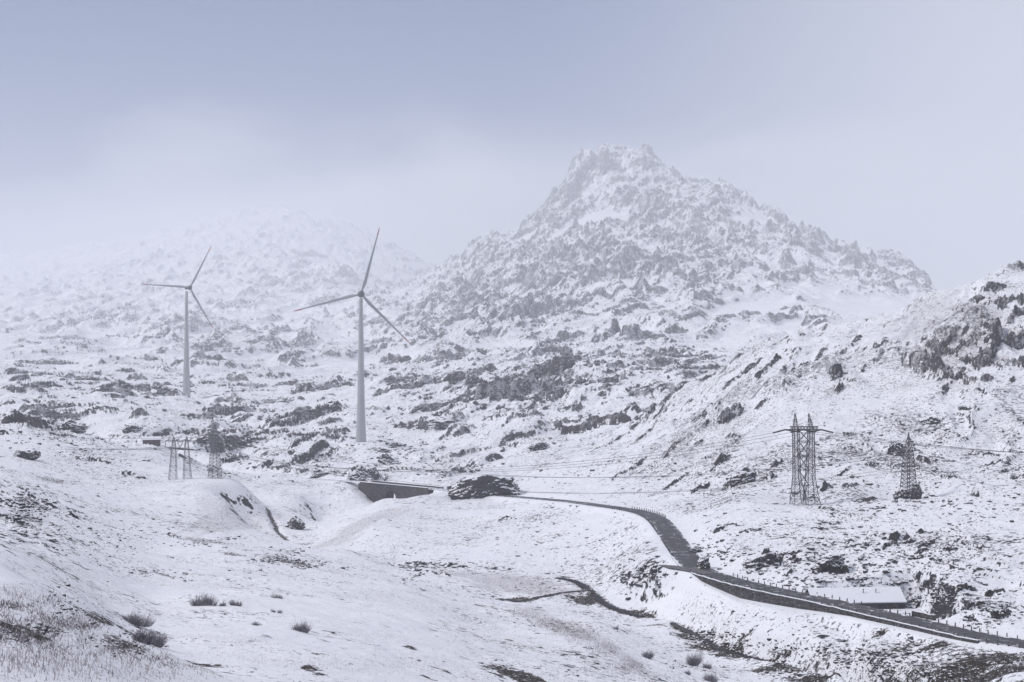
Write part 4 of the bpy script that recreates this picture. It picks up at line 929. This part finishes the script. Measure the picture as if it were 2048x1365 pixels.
_, RS = slender(1817, 320, 863, [(900, -22, 23), (931, -30, 22)], 26, 12, 'slender steel lattice pylon with two crossarms in front of a dark outcrop', 22, False, 1.6, 2.0)
_, LS = slender(430, 400, 849, [(868, -20, 19), (893, -12, 18)], 21, 8.5, 'slender pale lattice pylon on the left spur, next to the portal pylon', 38, True, 1.0, 1.5)
# portal pylon on the left spur
k = 400/F*S; po = empty('portal_pylon', ((362-CX)/F*400*S, 400*S, ground_at(362, 400)*S-.3)); tag(po, 'wide grey portal pylon on two lattice masts joined by a top beam', 'pylon')
b0 = CY-(po.location.z+.3)/S/400*F; h = lambda y: b0-y
for xs, xt in ((-16.5, -14.5), (13, 11.5)):
    mb = MB(); lattice(mb, [(0, xs, 15), (h(897), xt, 8), (h(882), xt, 5)], k, .75, .36, 8, R(25)); mb.build('mast', stl_fog, po)
    mb = MB(); lattice(mb, [(h(882), xt, 5), (h(871), xt, .6)], k, .7, .4, 3, R(25)); mb.build('peak', stl_fog, po)
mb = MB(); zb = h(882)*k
truss(mb, (-31*k, -1.5*k, zb), (27.5*k, -1.5*k, zb), 2.0*k, 14, .6*k, .35*k); truss(mb, (-31*k, 1.5*k, zb), (27.5*k, 1.5*k, zb), 2.0*k, 14, .6*k, .35*k); mb.build('crossarm', stl_fog, po)
PA = []
for x in (-31, 27.5):
    mb = MB(); mb.tube([(x*k, 0, zb), (x*k, 0, zb-11*k)], .55*k, 6); mb.build('insulator', ins, po); PA.append(po.location+Vector((x*k, 0, zb-11*k)))
mb = MB(); mb.tube([(-7*k, 0, zb), (-2*k, 0, zb-12*k)], .55*k, 6); mb.build('insulator', ins, po)
mb = MB(); mb.tube([(3.5*k, 0, zb), (-1.4*k, 0, zb-12*k)], .55*k, 6); mb.build('insulator', ins, po); PA.insert(1, po.location+Vector((-1.7*k, 0, zb-12*k)))
# ---- conductors
cbm = mat('cable', (.05, .05, .055), .5, .4, (1, (.08, .08, .085), .2))
def cable(a, b, sag, label, group, r=.05):
    a, b = Vector(a), Vector(b); pts = []
    for i in range(49):
        f = i/48; p = a.lerp(b, f); p.z -= 4*sag*f*(1-f); pts.append(p-a)
    mb = MB(); mb.tube(pts, r, 4); o = mb.build('power_cable', cbm, None, True, a); tag(o, label, 'cable', group)
for i in range(3): cable(PA[i], A3[i], (7.2+.35*i)*S, 'thin sagging cable of the long span between the portal pylon and the twin pylon', 'cables across the valley from portal to twin pylon')
for i in range(4): cable(LS[i], RS[i], (8.2+.4*(i//2))*S, 'very faint cable of the long span between the two slender pylons', 'cables across the valley between slender pylons')
for i in range(3): cable(B3[i], W(2640+30*i, 900+4*i, 322), 3.0*S, 'dark cable leaving the twin pylon over the right hillside', 'cables leaving the twin pylon')
for i in (1, 3): cable(RS[i], W(2640, 985+14*i, 300), 3.0*S, 'thin cable leaving the right slender pylon down the slope', 'cables leaving the slender pylon')
for i in range(3): cable(PA[i], W(-420+20*i, 838+3*i, 560), 4.5*S, 'faint cable running from the portal pylon past the hut', 'cables leaving the portal pylon')
for i in (0, 2): cable(LS[i], W(-420, 812+5*i, 560), 4.5*S, 'faint cable running left from the left slender pylon', 'cables leaving the left slender pylon')

# ------------------------------------------------------------------ boulders
from mathutils import noise as mn
rockm = snow_rock('bare_boulder', lo=.36, hi=.62, scale=.7)
rockf = snow_rock('frosted_boulder', lo=.20, hi=.60, scale=.6)
def boulder(px, py, w, h, seed, label, skew=0.0, frosted=False, sink=.42, depth=.8):
    rr = random.Random(seed); q = hit(px, py); k = q[1]/F*S
    planes = [(Vector((rr.gauss(0, 1), rr.gauss(0, 1), rr.gauss(0, .8))).normalized(), rr.uniform(.62, .98)) for _ in range(11)]+[(Vector((rr.gauss(0, .2), rr.gauss(0, .2), 1)).normalized(), .78), (Vector((rr.gauss(0, .4), -1, rr.gauss(0.2, .3))).normalized(), .8)]
    bm = bmesh.new(); bmesh.ops.create_icosphere(bm, subdivisions=5, radius=1)
    pk_ = rr.uniform(-.45, .45); off = Vector((seed*3.7, seed*1.3, seed*.7))
    for v in bm.verts:
        d = v.co.normalized(); r = 1.05
        for n, hh in planes:
            c = d.dot(n)
            if c > .05: r = min(r, hh/c)
        r *= 1+.20*mn.fractal(d*1.6+off, .9, 2.1, 3)+.10*mn.fractal(d*4+off, .8, 2.1, 5)
        p = d*r; p.z *= 1-.38*min(1.1, abs(p.x-pk_))**1.3
        v.co = Vector((p.x*w/2*k, p.y*w/2*depth*k, (p.z+skew*p.x*.5)*h*.72*k))
    me = bpy.data.meshes.new('boulder'); bm.to_mesh(me); bm.free(); me.materials.append(rockf if frosted else rockm)
    o = bpy.data.objects.new('boulder', me); col.objects.link(o)
    o.location = (q[0]*S, (q[1]+w*depth*.3*q[1]/F)*S, q[2]*S+h*k*(.5-sink)); o.rotation_euler = (0, 0, rr.uniform(-.3, .3))
    tag(o, label, 'boulder'); return o
B_ = [(973,994,138,64,1,'largest dark boulder, snow topped, beside the road right of the stone bridge'),
 (922,984,56,24,2,'lower dark boulder against the left side of the largest boulder near the bridge'),
 (1527,1136,72,40,3,'big black boulder on the slope above the bend of the asphalt road'),
 (1661,1147,64,30,4,'wide black boulder right of the big one above the road bend'),
 (1409,1139,32,34,5,'black rock right at the inner road edge on the bend'),
 (1393,1106,24,16,15,'small black rock at the road edge uphill of the bend'),
 (1834,1216,46,34,6,'brownish dark rock just right of the snow roofed building'),
 (1834,1000,28,38,7,'tall dark rock immediately right of the slender pylon foot'),
 (1806,1000,34,26,8,'dark broken rock behind the foot of the slender pylon on the right'),
 (1792,912,40,32,9,'dark rugged outcrop behind the top of the slender pylon on the right'),
 (146,862,58,25,10,'rounded grey boulder left of the hut on the snowy slope'),
 (46,917,66,28,11,'dark round boulder at the left edge of the photo below the ridge'),
 (718,963,56,34,12,'dark boulder above the left end of the stone bridge'),
 (640,956,46,18,13,'low dark boulder beside the snowy road left of the bridge'),
 (775,930,40,28,14,'dark upright rock on the knoll below the nearer wind turbine'),
 (590,1059,36,32,16,'grey rock in the gully beside the narrow stream'),
 (873,856,86,26,17,'broad flat topped grey boulder right of the nearer turbine tower'),
 (1484,970,58,36,18,'dark slanted boulder on the right hillside, left of the twin pylon'),
 (1081,901,44,22,19,'brownish grey boulder on the slope below the broad dark cliff band'),
 (266,866,50,24,20,'frosted lumpy boulder above the roof of the hut'),
 (1862,850,48,22,21,'dark boulder on the right hillside above the slender pylon'),
 (1928,821,20,12,22,'small round dark boulder high on the open right hillside'),
 (1250,1166,20,14,23,'square dark block left of the retaining wall start below the road'),
 (1274,1155,26,12,24,'dark wedge rock under the road lay-by'),
 (1270,1172,16,9,25,'small dark stone below the wedge rock under the lay-by'),
 (755,905,52,16,26,'snow capped rock on the knoll right under the nearer turbine base'),
 (1650,754,0,0,0,'')]
for px, py, w, h, sd_, lab in B_:
    if w: boulder(px, py, w, h, sd_, lab, skew={18: .6, 1: .15, 7: -.3}.get(sd_, 0), frosted=sd_ in (20, 16), sink=.36 if w > 30 else .25)

# ------------------------------------------------------------------ leafless frosted bushes
twm = mat('frosted_twigs', (.11, .10, .115), .8, 0, (2.5, (.36, .36, .40), .16))
twd = mat('dark_twigs', (.035, .03, .034), .8, 0, (2.5, (.22, .21, .24), .2))
def bush(px, py, w, h, n, seed, label):
    rr = random.Random(seed); q = hit(px, py); k = q[1]/F*S; mb = MB(); mb2 = MB()
    hw, hh = w/2*k, h*k
    cl_s = [(rr.uniform(-.75, .75), rr.uniform(-.6, .6), rr.uniform(.45, 1.08), rr.uniform(.2, .42)) for _ in range(3+int(w/11))]
    for i in range(int(n*1.35)):
        cx_, cy_, ch_, cr_ = cl_s[rr.randrange(len(cl_s))]; a = rr.uniform(0, 6.283); u = math.sqrt(rr.random())
        ux, uy = cx_+math.cos(a)*u*cr_, cy_+math.sin(a)*u*cr_
        bx, by = ux*hw*.8, uy*hw*.55
        lean = Vector((math.cos(a)*u*.55+cx_*.35+rr.gauss(0, .3), math.sin(a)*u*.55+rr.gauss(0, .3), 1)).normalized()
        L = hh*ch_*rr.uniform(.45, 1.1)*(1-.3*u*u); p0 = Vector((bx, by, -.12))
        p1 = p0+lean*L*.55; d2 = (lean+Vector((rr.gauss(0, .3), rr.gauss(0, .3), .1))).normalized(); p2 = p1+d2*L*.55
        r = rr.uniform(.010, .019)*S
        (mb if rr.random() < .75 else mb2).tube([p0, p1, p2], [r, r*.75, r*.35], 3)
        for _ in range(2):
            f = rr.uniform(.3, .9); s0 = p1.lerp(p2, f) if rr.random() < .6 else p0.lerp(p1, .5+f*.5)
            d3 = (d2+Vector((rr.gauss(0, .5), rr.gauss(0, .5), .1))).normalized()
            mb.tube([s0, s0+d3*L*.3], [r*.6, r*.25], 3)
    root = empty('bush', U(q), 0); tag(root, label, 'bush')
    mb.build('frosted_twigs', twm, root); mb2.build('dark_branches', twd, root)
for i, (px, py, w, h, n, lab) in enumerate([
 (407, 1212, 60, 26, 420, 'wide frosted grey bush in the snowfield, left of a pair of small bushes'),
 (447, 1213, 18, 14, 120, 'small frosted bush between the wide bush and its right neighbour'),
 (473, 1213, 26, 16, 170, 'small round frosted bush at the right end of the upper bush row'),
 (274, 1252, 64, 27, 460, 'low dark bush with frosted tips, upper one beside the dark gully'),
 (286, 1287, 44, 32, 360, 'bushy frosted shrub below the low dark bush, at the gully bank'),
 (310, 1293, 34, 28, 280, 'frosted shrub joined to the right side of the gully bank shrub'),
 (604, 1265, 38, 25, 260, 'dark twiggy bush alone in the middle of the near snowfield'),
 (554, 1197, 36, 10, 150, 'low flat dark bush in the snowfield right of the bush row'),
 (552, 1226, 26, 10, 120, 'small tilted grey tuft bush below the low flat bush'),
 (514, 1252, 26, 11, 120, 'pale sparse bush left of the dark twiggy bush'),
 (1292, 1316, 28, 18, 220, 'pale frosted bush by the stream meadow at the bottom'),
 (1384, 1331, 36, 30, 320, 'tall frosted bush near the bottom edge beside the dark stream'),
 (1412, 1337, 26, 14, 170, 'low frosted bush leaning on the tall one near the stream'),
 (1424, 1364, 30, 22, 260, 'frosted bush cut by the bottom edge below the dark stream'),
 (1375, 1349, 26, 10, 120, 'thin low grey bush under the tall frosted bush'),
 (1230, 1259, 20, 10, 90, 'faint tuft of twigs beyond the grassy bank edge'),
 (520, 1142, 12, 7, 50, 'tiny grey bush at the end of a dark line of stones')]):
    bush(px, py, w, h, n, 100+i, lab)

# ------------------------------------------------------------------ countless small stones poking through the snow
SZ = [(30,1035,60,50,260,5),(60,1010,70,20,90,5),(330,1145,60,12,60,4),(420,1085,70,8,70,4),(560,1115,60,12,150,5),(605,1130,40,8,80,5),(690,1138,12,4,10,5),(180,1090,140,50,150,4),(280,1075,80,30,80,4),(470,1160,70,10,40,3.5),(640,1175,60,20,30,3),(830,1140,60,14,130,5),(900,1135,80,12,90,4),(1000,1060,120,50,110,3.5),(1150,1080,120,50,90,4),(1240,1110,60,40,80,4),(1300,1160,60,22,70,6),
 (1580,1120,140,40,260,6),(1560,1165,90,14,120,6),(1760,1100,120,40,150,5),(1900,1120,120,60,240,4.5),(1950,1220,100,30,260,5),(1850,1190,60,30,140,6),(1700,1165,60,10,50,5),(1450,1080,80,40,90,5),(1420,1100,30,30,70,6),(1600,1050,120,40,110,4.5),(1750,1020,120,30,110,5),(1950,1000,100,60,200,4.5),(1480,960,140,60,140,4.5),(1250,950,140,50,140,4),(1700,900,160,60,160,4),(1950,880,100,60,160,4),
 (700,940,80,20,90,5),(760,900,50,16,60,5),(900,900,100,30,110,4),(880,945,60,25,140,4),(600,930,120,30,100,4),(470,890,80,20,100,5),(200,920,120,40,120,4),(100,860,100,30,80,5),(1500,1310,120,24,150,5),(1650,1320,120,30,230,5),(1850,1330,160,36,300,6),(1430,1280,50,16,130,5),(1130,1345,60,14,30,4),(1000,1335,40,10,30,5),(60,1265,60,24,120,7),(150,1230,60,40,90,6),(220,1290,70,24,100,6)]
ico = bmesh.new(); bmesh.ops.create_icosphere(ico, subdivisions=1, radius=1)
IV = np.array([v.co[:] for v in ico.verts]); IF = np.array([[v.index for v in f.verts] for f in ico.faces]); ico.free()
sg = np.random.default_rng(31); sv, sf = [], []
for (px, py, rx, ry, n, spx) in SZ:
    a = sg.normal(0, .55, (6, 2))*[rx, ry]
    for _ in range(n):
        c_ = a[sg.integers(6)]
        x = px+c_[0]+sg.normal(0, .3)*rx; y = py+c_[1]+sg.normal(0, .28)*ry
        if y > 1380: continue
        q = hit(x, y, 18); xx_, yy_ = q[0], q[1]
        j_ = int(np.searchsorted(fY, yy_)); i_ = int(np.searchsorted(fpx, x))
        if rd[min(j_, NY-1), min(i_, NX-1)] < RHW+.6 or yy_ > 800: continue
        r = spx*.5*yy_/F*float(np.clip(sg.lognormal(-.25, .5), .3, 2.0)); v = IV*(1+.28*sg.normal(size=(len(IV), 1)))*[r*sg.uniform(.8, 1.7), r, r*sg.uniform(.45, .8)]
        th = sg.uniform(0, 3.14); cs, sn_ = math.cos(th), math.sin(th)
        v = np.stack([v[:, 0]*cs-v[:, 1]*sn_+xx_, v[:, 0]*sn_+v[:, 1]*cs+yy_, v[:, 2]+q[2]+r*.08], 1)*S
        sf.append(IF+len(sv)*len(IV)); sv.append(v)
stm_ = fast_mesh('scattered_stones', np.concatenate(sv), np.concatenate(sf), 3); stm_.update(); stm_.validate()
stm_.materials.append(snow_rock('small_stones', lo=.55, hi=.80, scale=1.5))
tag(col.objects.link(bpy.data.objects.new('scattered_stones', stm_)) or bpy.data.objects['scattered_stones'], kind='stuff')

# ------------------------------------------------------------------ dead grass sticking out of the snow
gr_ = np.random.default_rng(21)
GP = [(40,1320,130,45,5200,.30),(180,1330,130,34,4200,.28),(320,1345,110,22,2600,.25),(90,1260,110,30,3000,.28),(250,1300,60,20,1600,.25),(30,1195,40,22,1300,.3),(110,1200,60,30,1300,.3),(170,1240,40,20,900,.3),
 (1050,1228,36,12,900,.45),(1110,1250,36,12,1300,.5),(1165,1275,34,14,1500,.5),(1210,1300,34,16,1600,.45),(1260,1335,32,18,1600,.4),(1140,1262,30,8,700,.5),
 (880,1215,90,14,700,.3),(760,1190,80,12,600,.3),(950,1240,70,16,700,.3),(1000,1300,120,30,900,.25),(820,1330,140,24,1100,.22),(640,1330,120,22,900,.22),(480,1300,120,30,800,.22),(1480,1345,60,14,500,.3),(1180,1345,70,14,800,.25)]
gv, gf = [], []
for (px, py, rx, ry, n, hgt_) in GP:
    n = int(n*(.15 if px < 400 else .6)); hgt_ *= .8
    a = gr_.normal(0, .55, n)*rx+px; b = gr_.normal(0, .55, n)*ry+py
    for x, y in zip(a, np.minimum(b, 1400)):
        if y > 1375: continue
        q = hit(x, y, 18)
        if q[1] > 330: continue
        h = hgt_*gr_.uniform(.4, 1.2)*S; th = gr_.uniform(0, 6.28); w = .008*S*gr_.uniform(.7, 1.6)*(1+q[1]/180); ln = gr_.normal(0, .32, 2)*h
        x0, y0, z0 = q[0]*S, q[1]*S+gr_.normal(0, .3), q[2]*S-.04
        i = len(gv); c, s_ = math.cos(th)*w, math.sin(th)*w
        gv += [(x0-c, y0-s_, z0), (x0+c, y0+s_, z0), (x0+ln[0], y0+ln[1], z0+h)]; gf.append((i, i+1, i+2))
gme = fast_mesh('dry_grass', np.array(gv), np.array(gf), 3); gme.update(); gme.validate()
gme.materials.append(mat('dead_grass', (.17, .135, .13), .9, 0, (.8, (.52, .50, .53), .14)))
go = bpy.data.objects.new('dry_grass', gme); col.objects.link(go); tag(go, kind='stuff')

# ------------------------------------------------------------------ heather on the near bank
HP = [(35,1213,60,12,1500),(105,1243,50,13,1600),(55,1272,70,16,2200),(165,1262,40,13,1100),(245,1300,60,11,1300),(190,1240,26,10,500),(15,1248,30,12,700),(300,1318,50,9,700),(120,1300,60,12,700),(345,1335,50,8,400),(1262,1330,26,12,500),(1215,1296,30,9,450),(1140,1262,36,8,400)]
hv, hf = [], []
for (px, py, rx, ry, n) in HP:
    n = int(n*.24)
    cs_ = gr_.normal(0, .6, (14, 2))*[rx, ry]
    for _ in range(n):
        c_ = cs_[gr_.integers(14)]
        x, y = px+c_[0]+gr_.normal(0, 9), py+c_[1]+gr_.normal(0, 3.5)
        if y > 1375: continue
        q = hit(x, y, 18)
        h = gr_.uniform(.06, .17)*S*(1+q[1]/220); th = gr_.uniform(0, 6.28); w = .012*S*(1+q[1]/150); ln = gr_.normal(0, .6, 2)*h
        x0, y0, z0 = q[0]*S, q[1]*S+gr_.normal(0, .2), q[2]*S-.03
        i = len(hv); c2, s2 = math.cos(th)*w, math.sin(th)*w
        hv += [(x0-c2, y0-s2, z0), (x0+c2, y0+s2, z0), (x0+ln[0], y0+ln[1], z0+h)]; hf.append((i, i+1, i+2))
hme = fast_mesh('heather', np.array(hv), np.array(hf), 3); hme.update(); hme.validate()
hme.materials.append(mat('dark_heather', (.02, .017, .018), .9, 0, (2.4, (.26, .23, .245), .15)))
ho = bpy.data.objects.new('heather', hme); col.objects.link(ho); tag(ho, kind='stuff')

# ------------------------------------------------------------------ falling snow
nf = 80000; fr = np.random.default_rng(5)
yy = (fr.random(nf)*(811**3-11**3)+11**3)**(1/3)
xx = fr.uniform(-.47, .47, nf)*yy; zz = fr.uniform(-.33, .33, nf)*yy
sz = fr.lognormal(math.log(.0062), .35, nf)
T4 = np.array([(1, 1, 1), (1, -1, -1), (-1, 1, -1), (-1, -1, 1)])*.75
rot = fr.normal(size=(nf, 3, 3)); qq, _ = np.linalg.qr(rot)
fv = (np.einsum('nij,kj->nki', qq, T4)*sz[:, None, None]+np.stack([xx, yy, zz], 1)[:, None, :]).reshape(-1, 3)
T3 = np.array([(0, 1, 2), (0, 3, 1), (0, 2, 3), (1, 3, 2)])
ff = (T3[None]+4*np.arange(nf)[:, None, None]).reshape(-1, 3)
sme = fast_mesh('falling_snow', fv, ff, 3); sme.update(); sme.validate(); sme.materials.append(snowm)
so_ = bpy.data.objects.new('falling_snow', sme); col.objects.link(so_); tag(so_, kind='stuff')

# ------------------------------------------------------------------ the snowy air
hz = MB(); hx = 6200*S
hz.box((0, (2.0+8700)/2*S-40, (Z.max()*S+12-62*S)/2), (2*hx, 8800*S+120, Z.max()*S+12+62*S+2))
hm = bpy.data.materials.new('haze'); hm.use_nodes = True
hn, hl = hm.node_tree.nodes, hm.node_tree.links
hn.remove(hn['Principled BSDF'])
pv = hn.new('ShaderNodeVolumePrincipled'); pv.inputs['Color'].default_value = (0.93, 0.95, 1.0, 1)
pv.inputs['Density'].default_value = HAZE_DENSITY; pv.inputs['Anisotropy'].default_value = 0.0
hl.new(pv.outputs[0], hn['Material Output'].inputs['Volume'])
haze = hz.build('haze', hm); tag(haze, kind='stuff')
print('ground min/max u', Z.min(), Z.max(), 'verts', NX*NY)
